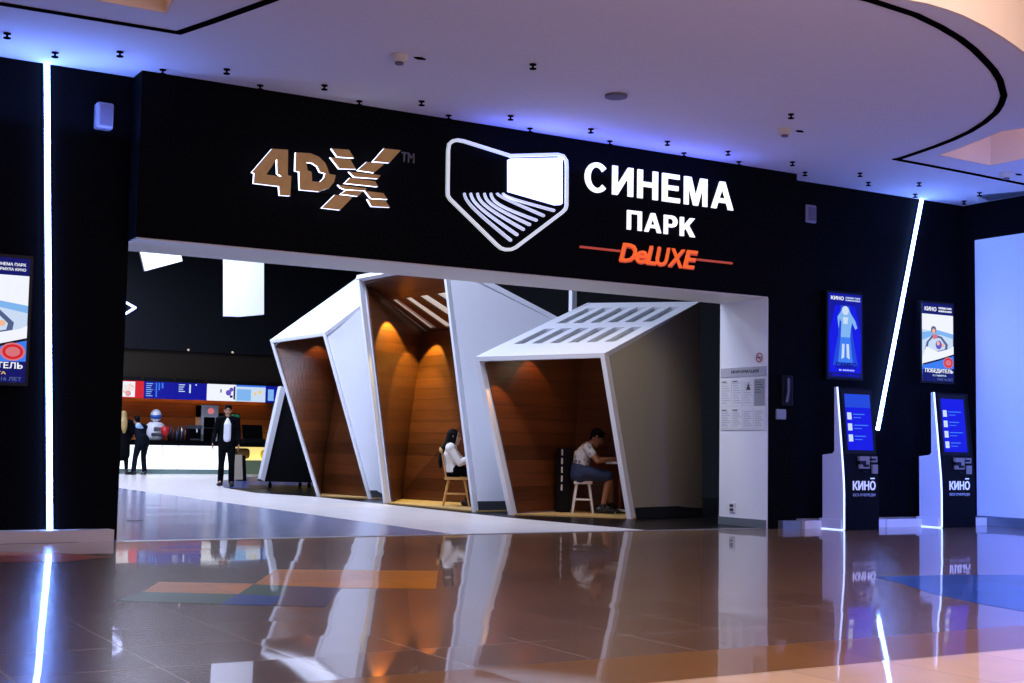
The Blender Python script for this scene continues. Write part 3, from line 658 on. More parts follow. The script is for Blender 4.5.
# ------------------------------------------------------------------ signs on the header
def wp(px, py, Y=WY): return at(px, py, Y=Y)
DZ = lambda x, y: (240+x/5.689, 140+y/5.689)
t = thing('gold_letter_sign', 'gold sliced letter sign with white glowing edges on the header', 'sign', wp(320,210))
def gold(name, outer, holes=()):
    loops = [[wp(*DZ(*p), Y=WY-.075) for p in l] for l in (outer, *holes)]
    return MB().prism(loops, (0,.036,0), side_mat=1, face_mat=0).build(name, ['gold','sign_edge'], t)
MBS = MB()
gold('numeral', [(182,50),(274,55),(272,200),(292,206),(286,318),(226,314),(222,263),(78,246),(82,190),(68,182)], [[(210,108),(212,190),(236,208),(150,196)]])
gold('letter', [(318,70),(400,75),(450,95),(485,130),(500,165),(508,192),(545,200),(535,240),(505,275),(450,293),(340,283),(337,180),(314,175)], [[(378,128),(410,130),(440,150),(455,182),(485,190),(478,215),(455,238),(410,235),(408,182),(385,172)]])
for sl in ([(520,48),(620,55),(650,102),(555,96)],[(515,98),(545,100),(556,106),(628,110),(660,166),(565,163)],[(820,48),(915,58),(850,130),(755,123)],[(722,124),(820,138),(762,186),(668,172)],
           [(620,180),(800,200),(785,220),(650,210)],[(627,214),(770,235),(785,266),(595,246)],[(558,254),(720,275),(716,290),(600,282),(575,272)],[(604,284),(702,290),(670,320),(572,308)],
           [(712,290),(815,302),(840,338),(745,332)],[(725,336),(830,347),(852,383),(750,378)],[(540,312),(640,326),(570,398),(465,386)]):
    gold('letter_slice', sl)
MB().box((wp(250,190).x,WY-.04,wp(250,185).z),(wp(388,190).x,WY,wp(250,178).z-.02)).build('mounting_rail','black_wall',t)
tm = wp(401,152); tm2 = wp(413.5,163.5)
text('trademark', 'TM', (tm.x,WY-.012,tm2.z), (1,0,0), (0,0,1), tm2.x-tm.x, tm.z-tm2.z, 'sign_grey', t, .02)
# emblem
EZ = lambda x, y: (435+x/5.467, 130+y/5.467)
t = thing('emblem_sign', 'white glowing emblem of an auditorium outline with screen and seat rows', 'sign', wp(510,250))
outl = [(80,110),(85,75),(105,57),(130,52),(165,58),(420,138),(680,131),(710,140),(727,165),(729,200),(728,410),(722,430),(705,447),(450,640),(425,651),(395,652),(370,645),(345,625),(90,375),(78,355),(77,330)]
c2 = [wp(*EZ(*p), Y=WY-.05) for p in outl]; n = len(c2); w = .0175
inner, outer_ = [], []
for i in range(n):
    a, b = c2[i-1], c2[(i+1) % n]; d = (b-a).normalized(); nn = V((-d.z,0,d.x)); inner.append(c2[i]-nn*w); outer_.append(c2[i]+nn*w)
mb = MB()
for i in range(n):
    j = (i+1) % n; q = [inner[i],inner[j],outer_[j],outer_[i]]; mb.hexa([p+V((0,.02,0)) for p in q] + [p+V((0,.05,0)) for p in q])
mb.build('outline', 'sign_soft', t)
MB().prism([[wp(*EZ(*p), Y=WY-.03) for p in ((402,162),(415,156),(698,150),(698,400),(690,408),(660,410),(402,336))]], (0,.03,0)).build('screen', 'sign_white', t)
for (s0, e0) in zip([160,195,232,270,305,340,372],[(412,602),(447,572),(482,543),(516,517),(552,493),(592,468),(648,440)]):
    y0 = 347
    p0 = (s0,y0); p1 = (s0+8,y0+48); p2 = (s0+45,y0+70+ (160-abs(s0-160))*.1); p3 = e0
    if s0 > 330: p1 = (s0+12,y0+18); p2 = (s0+50,y0+32)
    pts = []
    for k in range(10):
        u = k/9; q = [((1-u)**3)*p0[i]+3*u*(1-u)**2*p1[i]+3*u*u*(1-u)*p2[i]+u**3*p3[i] for i in (0,1)]; pts.append(wp(*EZ(*q), Y=WY-.032))
    MB().loft(pts, [(.03,.009+.009*k/9) for k in range(10)], ref=(0,1,0), n=8).build('seat_row', 'sign_seat', t)
# lettering
t = thing('white_letter_sign', 'white glowing block letters in two lines on the header', 'sign', (9.5,WY,3.46))
def poly_letters():
    def rect(x0,y0,x1,y1): return [(x0,y0),(x1,y0),(x1,y1),(x0,y1)]
    def arcp(cx,cy,rx,ry,a0,a1,n): return [(cx+rx*math.cos(math.radians(a0+(a1-a0)*k/n)), cy+ry*math.sin(math.radians(a0+(a1-a0)*k/n))) for k in range(n+1)]
    G = {}
    G['С'] = (.80,[[*arcp(.42,.5,.42,.52,42,318,26), *arcp(.42,.5,.235,.36,322,38,22)]])
    G['И'] = (.74,[[(0,0),(.18,0),(.56,.66),(.56,0),(.74,0),(.74,1),(.56,1),(.18,.34),(.18,1),(0,1)]])
    G['Н'] = (.74,[[(0,0),(.18,0),(.18,.42),(.56,.42),(.56,0),(.74,0),(.74,1),(.56,1),(.56,.59),(.18,.59),(.18,1),(0,1)]])
    G['Е'] = (.66,[[(0,0),(.66,0),(.66,.16),(.19,.16),(.19,.43),(.6,.43),(.6,.59),(.19,.59),(.19,.84),(.64,.84),(.64,1),(0,1)]])
    G['М'] = (.88,[[(0,0),(.16,0),(.16,.74),(.36,0),(.52,0),(.72,.74),(.72,0),(.88,0),(.88,1),(.62,1),(.44,.32),(.26,1),(0,1)]])
    G['А'] = (.86,[[(0,0),(.19,0),(.26,.23),(.60,.23),(.67,0),(.86,0),(.53,1),(.33,1)],[(.31,.39),(.43,.76),(.55,.39)]])
    G['П'] = (.74,[[(0,0),(.18,0),(.18,.83),(.56,.83),(.56,0),(.74,0),(.74,1),(0,1)]])
    G['Р'] = (.70,[[(0,0),(.19,0),(.19,.38),(.40,.38),*arcp(.41,.69,.29,.31,-85,85,10),(.40,1),(0,1)],[(.19,.54),(.19,.84),(.38,.84),*arcp(.38,.69,.12,.15,80,-80,6),(.38,.54)]])
    G['К'] = (.78,[[(0,0),(.19,0),(.19,.3),(.32,.44),(.56,0),(.80,0),(.46,.58),(.78,1),(.54,1),(.19,.56),(.19,1),(0,1)]])
    return G
G = poly_letters()
def word(s, x0, x1, z0, z1, gap):
    tot = sum(G[c][0] for c in s) + gap*(len(s)-1); k = (x1-x0)/tot; x = x0
    for c in s:
        wd, loops = G[c]; L3 = [[(x+p[0]*k, WY-.022, z0+p[1]*(z1-z0)) for p in l] for l in loops]
        MB().prism(L3, (0,.022,0)).build('letter', 'sign_letter', t); x += (wd+gap)*k
word('СИНЕМА', 8.385, 10.555, 3.85, 4.185, .17)
word('ПАРК', 8.98, 9.965, 3.465, 3.69, .16)
t = thing('orange_letter_sign', 'orange slanted letter sign with a thin line on either side', 'sign', (9.4,WY,3.08))
for ch, x, wd, z0, z1 in (('D',8.86,.245,3.085,3.30),('e',9.09,.165,3.085,3.235),('L',9.24,.15,3.085,3.30),('U',9.385,.20,3.08,3.30),('X',9.56,.25,3.085,3.30),('E',9.78,.22,3.085,3.30)):
    text('letter', ch, (x,WY-.03,z0), (1,0,0), (0,0,1), wd, z1-z0, 'sign_orange', t, .02, .012, .25)
    text('letter_backing', ch, (x+.018,WY-.012,z0-.012), (1,0,0), (0,0,1), wd, z1-z0, 'sign_orange_dim', t, .012, .03, .25)
MB().box((8.33,WY-.03,3.19),(8.88,WY,3.213)).build('line', 'sign_orange_dim', t); MB().box((9.99,WY-.03,3.19),(10.54,WY,3.213)).build('line', 'sign_orange_dim', t)

# ------------------------------------------------------------------ poster screens
def poster(x0, x1, z0, z1, label, style, Y=12.74):
    t = thing('poster_screen', label, 'screen', ((x0+x1)/2, BY, z0), 'lit poster screens')
    b = .03
    MB().box((x0-b,Y+.004,z0-b),(x1+b,BY+.001,z1+b)).build('case', 'black_gloss', t)
    w, h = x1-x0, z1-z0
    def P(u, v, e=0): return (x0+w*u, Y-e, z0+h*v)
    lay = [0]
    def shp(name, m, pts):
        lay[0] += 1; e = .0006*lay[0]
        return MB().prism([[P(u,v,e) for u,v in pts]], (0,.004+e,0)).build(name, m, t)
    def disc(name, m, u, v, r, sy=1): return shp(name, m, [(u+r*math.cos(a*math.pi/10), v+r*sy*w/h*math.sin(a*math.pi/10)) for a in range(20)])
    def tx(s, u0, u1, v0, v1, m): lay[0] += 1; return text('lettering', s, P(u0,v0,.004+.0006*lay[0]), (1,0,0), (0,0,1), w*(u1-u0), h*(v1-v0), m, t, .003, .02)
    if style == 'blue':
        MB().box(P(0,0),(x1,Y+.004,z1)).build('display', 'scr_deep', t)
        shp('header', 'scr_deep', [(0,.9),(1,.9),(1,1),(0,1)])
        tx('КИНО', .07,.45,.92,.965,'scr_white'); tx('СИНЕМА ПАРК', .5,.95,.945,.965,'scr_pale'); tx('ФОРМУЛА КИНО', .5,.95,.915,.935,'scr_pale')
        shp('artwork', 'scr_blue', [(.05,.06),(.95,.06),(.98,.5),(.8,.86),(.2,.86),(.02,.5)])
        shp('artwork', 'scr_mid', [(.12,.14),(.88,.14),(.72,.5),(.64,.86),(.36,.86),(.28,.5)])
        shp('artwork', 'scr_cyan', [(.28,.18),(.72,.18),(.64,.5),(.60,.82),(.40,.82),(.36,.5)])
        shp('artwork', 'scr_sky', [(.30,.58),(.26,.72),(.36,.78),(.42,.84),(.58,.84),(.66,.77),(.80,.68),(.86,.60),(.80,.58),(.70,.66),(.66,.58),(.64,.48),(.36,.48),(.38,.66),(.33,.70)])
        disc('artwork', 'scr_pale', .5, .80, .10)
        shp('artwork', 'scr_pale', [(.42,.72),(.58,.72),(.56,.64),(.44,.64)])
        shp('artwork', 'scr_pale', [(.40,.40),(.47,.40),(.46,.24),(.38,.22)]); shp('artwork', 'scr_pale', [(.53,.40),(.60,.40),(.62,.22),(.54,.24)])
        tx('САМБО', .2,.82,.11,.18,'scr_navy'); tx('В КИНО', .3,.75,.078,.096,'scr_pale')
        shp('footer', 'scr_navy', [(0,0),(1,0),(1,.055),(0,.055)]); tx('СКОРО НА ЭКРАНАХ', .1,.9,.015,.04,'scr_blue')
    else:
        MB().box(P(0,0),(x1,Y+.004,z1)).build('display', 'scr_pale', t)
        shp('header', 'scr_navy', [(0,.86),(1,.86),(1,1),(0,1)])
        if style == 'car': tx('КИНО', .07,.45,.90,.955,'scr_white')
        tx('СИНЕМА ПАРК', .52,.95,.935,.96,'scr_white'); tx('ФОРМУЛА КИНО', .52,.95,.895,.92,'scr_white')
        shp('artwork', 'scr_white', [(0,.66),(1,.62),(1,.86),(0,.86)])
        shp('artwork', 'scr_sky', [(0,.52),(.3,.58),(.6,.60),(1,.56),(1,.62),(.5,.66),(0,.62)])
        shp('artwork', 'scr_grey', [(.08,.40),(.14,.50),(.34,.60),(.62,.58),(.82,.48),(.80,.40),(.5,.36)])
        shp('artwork', 'scr_pale', [(.16,.42),(.2,.50),(.36,.57),(.58,.555),(.74,.47),(.72,.42),(.5,.39)])
        disc('artwork', 'scr_grey', .36, .66, .085); disc('artwork', 'scr_peach', .36, .645, .055); shp('artwork', 'scr_rose', [(.32,.60),(.48,.60),(.47,.55),(.34,.54)])
        disc('artwork', 'scr_violet', .52, .47, .10); disc('artwork', 'scr_peach', .50, .49, .05); disc('artwork', 'scr_peach', .66, .47, .045)
        shp('artwork', 'scr_white', [(0,.30),(.12,.44),(.24,.42),(.50,.38),(.9,.43),(1,.46),(1,.34),(.5,.27),(0,.20)])
        shp('artwork', 'scr_dark', [(0,.22),(.5,.285),(1,.36),(1,.34),(.5,.262),(0,.20)])
        shp('artwork', 'scr_cyan', [(0,.20),(.5,.262),(1,.34),(1,.10),(0,.10)])
        shp('artwork', 'scr_navy', [(0,0),(1,0),(1,.17),(0,.15)])
        disc('stamp', 'scr_rose', .82, .245, .17, .75); disc('stamp', 'scr_red', .82, .245, .14, .75); disc('stamp', 'scr_rose', .82, .245, .10, .7)
        tx('ДИТЕЛЬ' if style == 'cut' else 'ПОБЕДИТЕЛЬ', .40 if style == 'cut' else .06, .96, .10, .16, 'scr_white')
        tx('МАРТА' if style == 'cut' else 'С 7 МАРТА', .42 if style == 'cut' else .3, .74, .062, .085, 'scr_yellow' if style == 'cut' else 'scr_pale')
        tx('РШЕ 16 ЛЕТ', .45,.95,.012,.042,'scr_grey')
    return t
poster(12.32,12.91,1.91,3.0,'blue poster screen with a glowing figure above the left ticket kiosk','blue')
poster(14.04,14.64,1.93,2.99,'pale poster screen with a car picture above the right ticket kiosk','car')
poster(1.80,2.445,1.44,2.57,'pale poster screen with a red round stamp on the wall left of upright light strip','cut')

# ------------------------------------------------------------------ ticket kiosks
def kiosk(x0, x1, yf, label, sc):
    t = thing('ticket_kiosk', label, 'kiosk', ((x0+x1)/2, yf+.2, 0), 'ticket kiosks')
    prof = [(0,0),(0,.45),(.018,.75),(.115,1.745),(.165,1.745),(.165,.96),(.20,.93),(.37,.91),(.37,0)]
    prof = [(yf+a, b) for a, b in prof]
    MB().prism([[(x0+.03,a,b) for a,b in prof]], (x1-x0-.03,0,0)).build('body', 'kiosk_black', t)
    MB().prism([[(x0,a+.012,b) for a,b in prof[:4]] + [(x0,a,b) for a,b in prof[4:]]], (.03,0,0)).build('side_panel', 'white_lam', t)
    MB().bbox((x0-.01,yf+.04,0.0),(x0+.03,yf+.42,.13),.008).build('plinth', 'white_lam', t)
    mb = MB(); pr = prof[:4]
    fine = [(yf,0.012),(yf,.2),(yf,.45),(yf+.006,.6),(yf+.018,.75),(yf+.115,1.745)]
    for (a,b),(c,d) in zip(fine, fine[1:]): mb.hexa([(x0-.003,a-.006,b),(x0+.010,a-.006,b),(x0+.010,a+.010,b),(x0-.003,a+.010,b),(x0-.003,c-.006,d),(x0+.010,c-.006,d),(x0+.010,c+.010,d),(x0-.003,c+.010,d)])
    mb.build('edge_light', 'led_kiosk', t)
    MB().box((x0-.012,yf,.002),(x0-.002,yf+.40,.012)).build('base_light', 'led_kiosk', t)
    # leaning upper face
    u = V((0,.097,.995)).normalized(); o = V((x0, yf+.018, .75)); nrm = V((1,0,0)).cross(u)
    def FP(x, z, e=.002): return o + V((1,0,0))*(x) + u*((z-.75)/u.z) + nrm*e
    def quad(name, m, xa, za, xb, zb, e=.002, th=.006): return MB().hexa([FP(xa,za,-th),FP(xb,za,-th),FP(xb,zb,-th),FP(xa,zb,-th)]+[FP(xa,za,e),FP(xb,za,e),FP(xb,zb,e),FP(xa,zb,e)]).build(name, m, t)
    quad('bezel', 'black_satin', .06,.93,.58,1.72,.003)
    quad('touch_screen', 'scr_blue', .105,.975,.535,1.665,.005)
    if sc == 0: quad('screen_header', 'scr_mid', .105,1.50,.535,1.665,.006)
    for k in range(4):
        z = (1.40 if sc == 0 else 1.48) - k*.135
        if z < 1.0: break
        quad('ticket_icon', 'scr_pale', .13,z-.05,.20,z+.035,.007); quad('list_line', 'scr_cyan', .23,z+.01,.42+.05*((k+sc)%2),z+.022,.007); quad('list_line', 'scr_cyan', .23,z-.03,.36,z-.02,.007)
    if sc == 1: pass
    mb = MB()
    y = yf+.006
    def slot(name, m, xa, za, xb, zb, yy=-.006): return MB().box((x0+xa, yf+.0+yy, za),(x0+xb, yf+.06, zb)).build(name, m, t)
    slot('card_reader', 'reader', .26,.75,.43,.90,-.004); slot('reader_slot', 'black_gloss', .26,.80,.36,.845,-.012); slot('reader_slot', 'black_gloss', .32,.77,.41,.80,-.012)
    slot('ticket_slot', 'reader', .46,.83,.56,.90,-.004); slot('ticket_slot_mouth', 'black_gloss', .46,.85,.53,.875,-.012)
    slot('keypad', 'reader', .48,.69,.57,.80,-.004)
    slot('scanner', 'black_satin', .33,.70,.40,.72,-.006)
    text('lettering', 'КИНО', (x0+.145,yf-.002,.485), (1,0,0), (0,0,1), .385, .115, 'kiosk_print', t, .004, .03)
    MB().box((x0+.445,yf-.004,.622),(x0+.515,yf+.002,.637)).build('lettering_bar', 'kiosk_print', t)
    text('lettering', 'БЕЗ ОЧЕРЕДИ', (x0+.15,yf-.002,.405), (1,0,0), (0,0,1), .375, .04, 'print_mid', t, .004, .01)
    return t
M['reader'] = mat('reader', '#85796f', .5, spec=.3)
M['kiosk_print'] = mat('kiosk_print', '#e8e8ee', .5, emit='#d8dcf0', es=.35)
kiosk(11.9,12.49,12.04,'black ticket kiosk with white side under the blue poster screen',0)
kiosk(13.66,14.30,12.09,'black ticket kiosk with white side beside the bluish white wall',1)

# ------------------------------------------------------------------ jamb fittings
XJ = 11.128
def onj(y, z, e=0): return (XJ-e, y, z)
def jrect(name, m, ya, za, yb, zb, e0, e1, parent=None):   # ya is the left (far) edge
    return MB().box((XJ-e1,yb,za),(XJ-e0,ya,zb)).build(name, m, parent)
t = thing('notice_board', 'white notice board with printed sheets and grey header on white pillar face', 'notice board', (XJ,13.0,1.2))
jrect('backing','paper',13.43,1.20,12.57,1.86,0,.01,t); jrect('header','print_mid',13.43,1.87,12.57,1.985,0,.012,t)
text('lettering','ИНФОРМАЦИЯ',onj(13.22,1.905,.012),(0,-1,0),(0,0,1),.52,.05,'print_dark',t,.003,.03)
yy = [13.41,13.20,12.99,12.78]
for r, (za, zb) in enumerate(((1.50,1.83),(1.22,1.47))):
    for c in range(4):
        s = jrect('sheet','paper' if not (r == 0 and c == 3) else 'print_grey',yy[c],za,yy[c]-.19,zb,.01,.014,t)
        mb = MB()
        for k in range(9 if not (r == 0 and c == 3) else 5):
            z = zb-.035-k*(zb-za-.05)/9; wd = .155*(.6+.4*((k*5+c*3+r) % 4)/3)
            mb.box((XJ-.016,yy[c]-.015-wd,z-.008),(XJ-.0135,yy[c]-.015,z))
        mb.build('print','print_mid' if not (r == 0 and c == 3) else 'print_dark',s)
        if r == 0 and c < 2 or r == 1 and c < 2:
            MB().box((XJ-.0165,yy[c]-.10,zb-.025),(XJ-.0135,yy[c]-.012,zb-.012)).build('print_heading','print_dark',s)
MB().prism([[ (XJ-.018,12.93,1.70),(XJ-.018,12.85,1.70),(XJ-.018,12.89,1.79)]],(.003,0,0)).build('pictogram','print_dark',t)
t = thing('no_smoking_sign', 'round red-rimmed prohibition sign on white pillar face above the notice board', 'sign', (XJ,12.70,2.04))
yc, zc = 12.70, 2.095
MB().cyl((XJ,yc,zc),(XJ-.006,yc,zc),.062,24).build('plate','paper',t)
mb = MB()
for k in range(24):
    a, b = 2*math.pi*k/24, 2*math.pi*(k+1)/24
    q = [(XJ-.0085,yc+r*math.cos(x),zc+r*math.sin(x)) for r, x in ((.062,a),(.062,b),(.048,b),(.048,a))]; mb.hexa(q+[(p[0]+.003,p[1],p[2]) for p in q])
mb.build('rim','print_red',t)
MB().box((XJ-.008,yc-.04,zc-.008),(XJ-.0055,yc+.04,zc+.008)).build('cigarette','print_dark',t)
MB().hexa([(XJ-.009,yc-.04,zc-.036),(XJ-.009,yc-.032,zc-.044),(XJ-.009,yc+.04,zc+.036),(XJ-.009,yc+.032,zc+.044),(XJ-.006,yc-.04,zc-.036),(XJ-.006,yc-.032,zc-.044),(XJ-.006,yc+.04,zc+.036),(XJ-.006,yc+.032,zc+.044)]).build('slash','print_red',t)
t = thing('wall_socket', 'small white wall socket low on white pillar face', 'socket', (XJ,13.2,.17))
MB().bbox((XJ-.012,13.15,.165),(XJ,13.25,.29),.004).build('plate','paper',t)
for z in (.185,.235): MB().box((XJ-.016,13.17,z),(XJ-.010,13.235,z+.032)).build('outlet','print_dark',t)
t = thing('intercom_handset', 'black wall intercom with pale handset on the black pillar front', 'intercom', (11.39,WY,1.52))
MB().bbox((11.32,WY-.05,1.50),(11.50,WY,1.88),.012).build('base','black_satin',t)
MB().loft([(11.375,WY-.07,1.56),(11.39,WY-.085,1.68),(11.40,WY-.07,1.83)],[.018,.013,.018],n=8).build('handset','speaker_dark',t,smooth=True)
tag(MB().bbox((11.25,WY-.03,1.335),(11.405,WY,1.46),.008).build('card_plate','print_grey'),'small grey plate on black pillar under the intercom','plate')

# ------------------------------------------------------------------ furniture in the booths
def chair(name, label, cat, P, face, seat_z, w, d, m, back=True):
    """seat on splayed legs with stretchers; face = direction the sitter looks"""
    t = thing(name, label, cat, P); P = V(P); f = V(face).normalized(); r = V((f.y,-f.x,0)); up = V((0,0,1))
    def W(x, y, z): return P + r*x + f*y + up*z
    mb = MB(); ring = []
    sh = [(-w/2,-d/2),(w/2,-d/2),(w/2*1.05,d*.1),(w/2*.92,d/2),(-w/2*.92,d/2),(-w/2*1.05,d*.1)]
    mb.prism([[W(x,y,seat_z-.04) for x,y in sh]],(0,0,.04)).build('seat', m, t)
    for sx in (-1,1):
        for sy in (-1,1):
            MB().loft([W(sx*w*.34,sy*d*.34,seat_z-.04),W(sx*w*.5,sy*d*.56,0)],[.019,.014],n=8,cap=False).build('leg', m, t)
    for sx in (-1,1): MB().loft([W(sx*w*.43,-d*.46,seat_z*.42),W(sx*w*.43,d*.46,seat_z*.42)],[.012,.012],n=8,cap=False).build('stretcher', m, t)
    MB().loft([W(-w*.43,0,seat_z*.42),W(w*.43,0,seat_z*.42)],[.012,.012],n=8,cap=False).build('stretcher', m, t)
    if back:
        for k in range(6):
            x = -w*.38 + w*.76*k/5
            MB().loft([W(x,-d*.44,seat_z-.01),W(x*1.1,-d*.5-.06,seat_z+.40)],[.012,.011],n=6,cap=False).build('spindle', m, t)
        MB().loft([W(-w*.5,-d*.5-.05,seat_z+.39),W(-w*.2,-d*.5-.085,seat_z+.415),W(w*.2,-d*.5-.085,seat_z+.415),W(w*.5,-d*.5-.05,seat_z+.39)],[(.016,.035)]*4,ref=tuple(f),n=8).build('top_rail', m, t)
    return t
FZ = .02
FACE = V((.86,-.51,0)).normalized()
cw = (at(440,505.4,Z=FZ)+at(465,506.3,Z=FZ))/2
WP = V((cw.x+.05, cw.y, FZ))
chair('spindle_chair','light wooden spindle-back chair under the woman in the tall booth','chair',WP+FACE*.015,FACE,.44,.40,.36,'chair_wood')
cm = (at(577,513,Z=FZ)+at(596,512.8,Z=FZ))/2
MP = V((cm.x, cm.y, FZ))
chair('white_stool','white wooden stool under the man in the low booth','stool',MP-FACE*.06,FACE,.45,.25,.26,'white_paint',back=False)
def table(P, label, rad=.30):
    t = thing('round_table', label, 'table', P, 'small booth tables'); P = V(P)
    MB().cyl(P+V((0,0,.70)),P+V((0,0,.735)),rad,28).build('tabletop','white_paint',t)
    MB().cyl(P+V((0,0,.03)),P+V((0,0,.70)),.022,12).build('column','red_brown',t)
    for k in range(4):
        a = k*math.pi/2+.6; MB().loft([P+V((0,0,.05)),P+V(((rad-.02)*math.cos(a),(rad-.02)*math.sin(a),.018))],[.022,.016],n=8).build('foot','white_paint',t)
    return t
TM_ = V((MP.x,MP.y,FZ)) + FACE*.47
table(TM_, 'small round white table on a brown column where the man writes', .21)
table(V((WP.x,WP.y,FZ))+FACE*.62, 'small round white table before the woman, mostly hidden by the booth frame')
t = thing('slim_cabinet','slim black cabinet with a dashed pale edge behind the seated man','cabinet',(MP.x,MP.y,FZ))
ca = at(560.5,490,Y=16.15).x
MB().box((ca,16.15,FZ),(ca+.17,16.27,.93)).build('carcass','black_satin',t)
sc0 = V((0,16.15,0))
mb = MB()
for k in range(5): mb.box((ca+.005,sc0.y-.008,.33+k*.125),(ca+.028,sc0.y+.001,.33+k*.125+.085))
mb.build('edge_dashes','white_paint',t)

# ------------------------------------------------------------------ people
def finish(mb, name, mats, parent, org, vox, smooth_it=3, matfun=None):
    o = mb.build(name, mats, parent, org=org)
    md = o.modifiers.new('r','REMESH'); md.mode = 'VOXEL'; md.voxel_size = vox
    sm = o.modifiers.new('s','SMOOTH'); sm.iterations = smooth_it; sm.factor = .5
    dg = bpy.context.evaluated_depsgraph_get(); me = bpy.data.meshes.new_from_object(o.evaluated_get(dg))
    o.modifiers.clear(); old = o.data; o.data = me; bpy.data.meshes.remove(old)
    me.materials.clear()
    for m in (mats if isinstance(mats,(list,tuple)) else [mats]): me.materials.append(M[m])
    for p in me.polygons:
        p.use_smooth = True; p.material_index = matfun(p.center) if matfun else 0
    return o
def hand(mb, w, d, palm_n, side, curl=.35):
    """palm, four unequal bent fingers and a thumb; d = pointing direction, palm_n = palm normal, side = thumb side"""
    d = V(d).normalized(); pn = V(palm_n); pn = (pn-d*pn.dot(d)).normalized(); s = d.cross(pn)*side
    w = V(w)
    mb.loft([w, w+d*.045, w+d*.085],[(.026,.016),(.038,.017),(.040,.014)],ref=tuple(s),n=10)
    for k, (off, ln) in enumerate(((.030,.068),(.010,.078),(-.010,.072),(-.030,.056))):
        b = w + d*.088 + s*off; k1 = b + (d*math.cos(curl*.5)+pn*math.sin(curl*.5))*ln*.45; k2 = k1 + (d*math.cos(curl*1.6)+pn*math.sin(curl*1.6))*ln*.55
        mb.loft([b-d*.01, k1, k2],[.0088,.0082,.0068],n=7)
    tb = w + d*.02 + s*.028; t1 = tb + (d*.6+s*.75).normalized()*.042; t2 = t1 + (d*.9+s*.2+pn*.3).normalized()*.032
    mb.loft([tb,t1,t2],[.012,.010,.008],n=7)
def head(mb, c, hf, hu):
    hf, hu = V(hf).normalized(), V(hu).normalized(); hf = (hf-hu*hf.dot(hu)).normalized(); hr = hf.cross(hu); c = V(c)
    mb.ball(c+hu*.025-hf*.008,(.073,.094,.095),16,11,up=hu,fw=hf)                 # skull
    mb.loft([c+hf*.018+hu*.02, c+hf*.030-hu*.05, c+hf*.040-hu*.098],[(.066,.070),(.058,.058),(.034,.036)],ref=tuple(hr),n=14)   # face and jaw
    mb.loft([c+hf*.083+hu*.018, c+hf*.098-hu*.016, c+hf*.104-hu*.030, c+hf*.088-hu*.036],[.009,.012,.015,.010],n=8)           # nose
    mb.loft([c+hf*.082+hu*.032-hr*.045, c+hf*.088+hu*.034, c+hf*.082+hu*.032+hr*.045],[.010,.012,.010],n=8)                     # brow
    mb.loft([c+hf*.080-hu*.062-hr*.022, c+hf*.089-hu*.060, c+hf*.080-hu*.062+hr*.022],[.007,.010,.007],n=8)                     # lips
    for sx in (-1,1): mb.loft([c+hr*sx*.075+hu*.025-hf*.012, c+hr*sx*.079-hu*.005-hf*.008, c+hr*sx*.073-hu*.030-hf*.002],[(.012,.018),(.009,.020),(.008,.012)],ref=tuple(hr),n=8)
    def cls(p):
        q = V(p) - c; x, y, z = q.dot(hr), q.dot(hf), q.dot(hu)
        if y > .06 and abs(abs(x)-.031) < .014 and abs(z-.014) < .008: return 1
        if y > .06 and abs(abs(x)-.031) < .021 and abs(z-.037) < .006: return 2
        if y > .07 and abs(x) < .024 and abs(z+.061) < .008: return 3
        return 0
    return cls
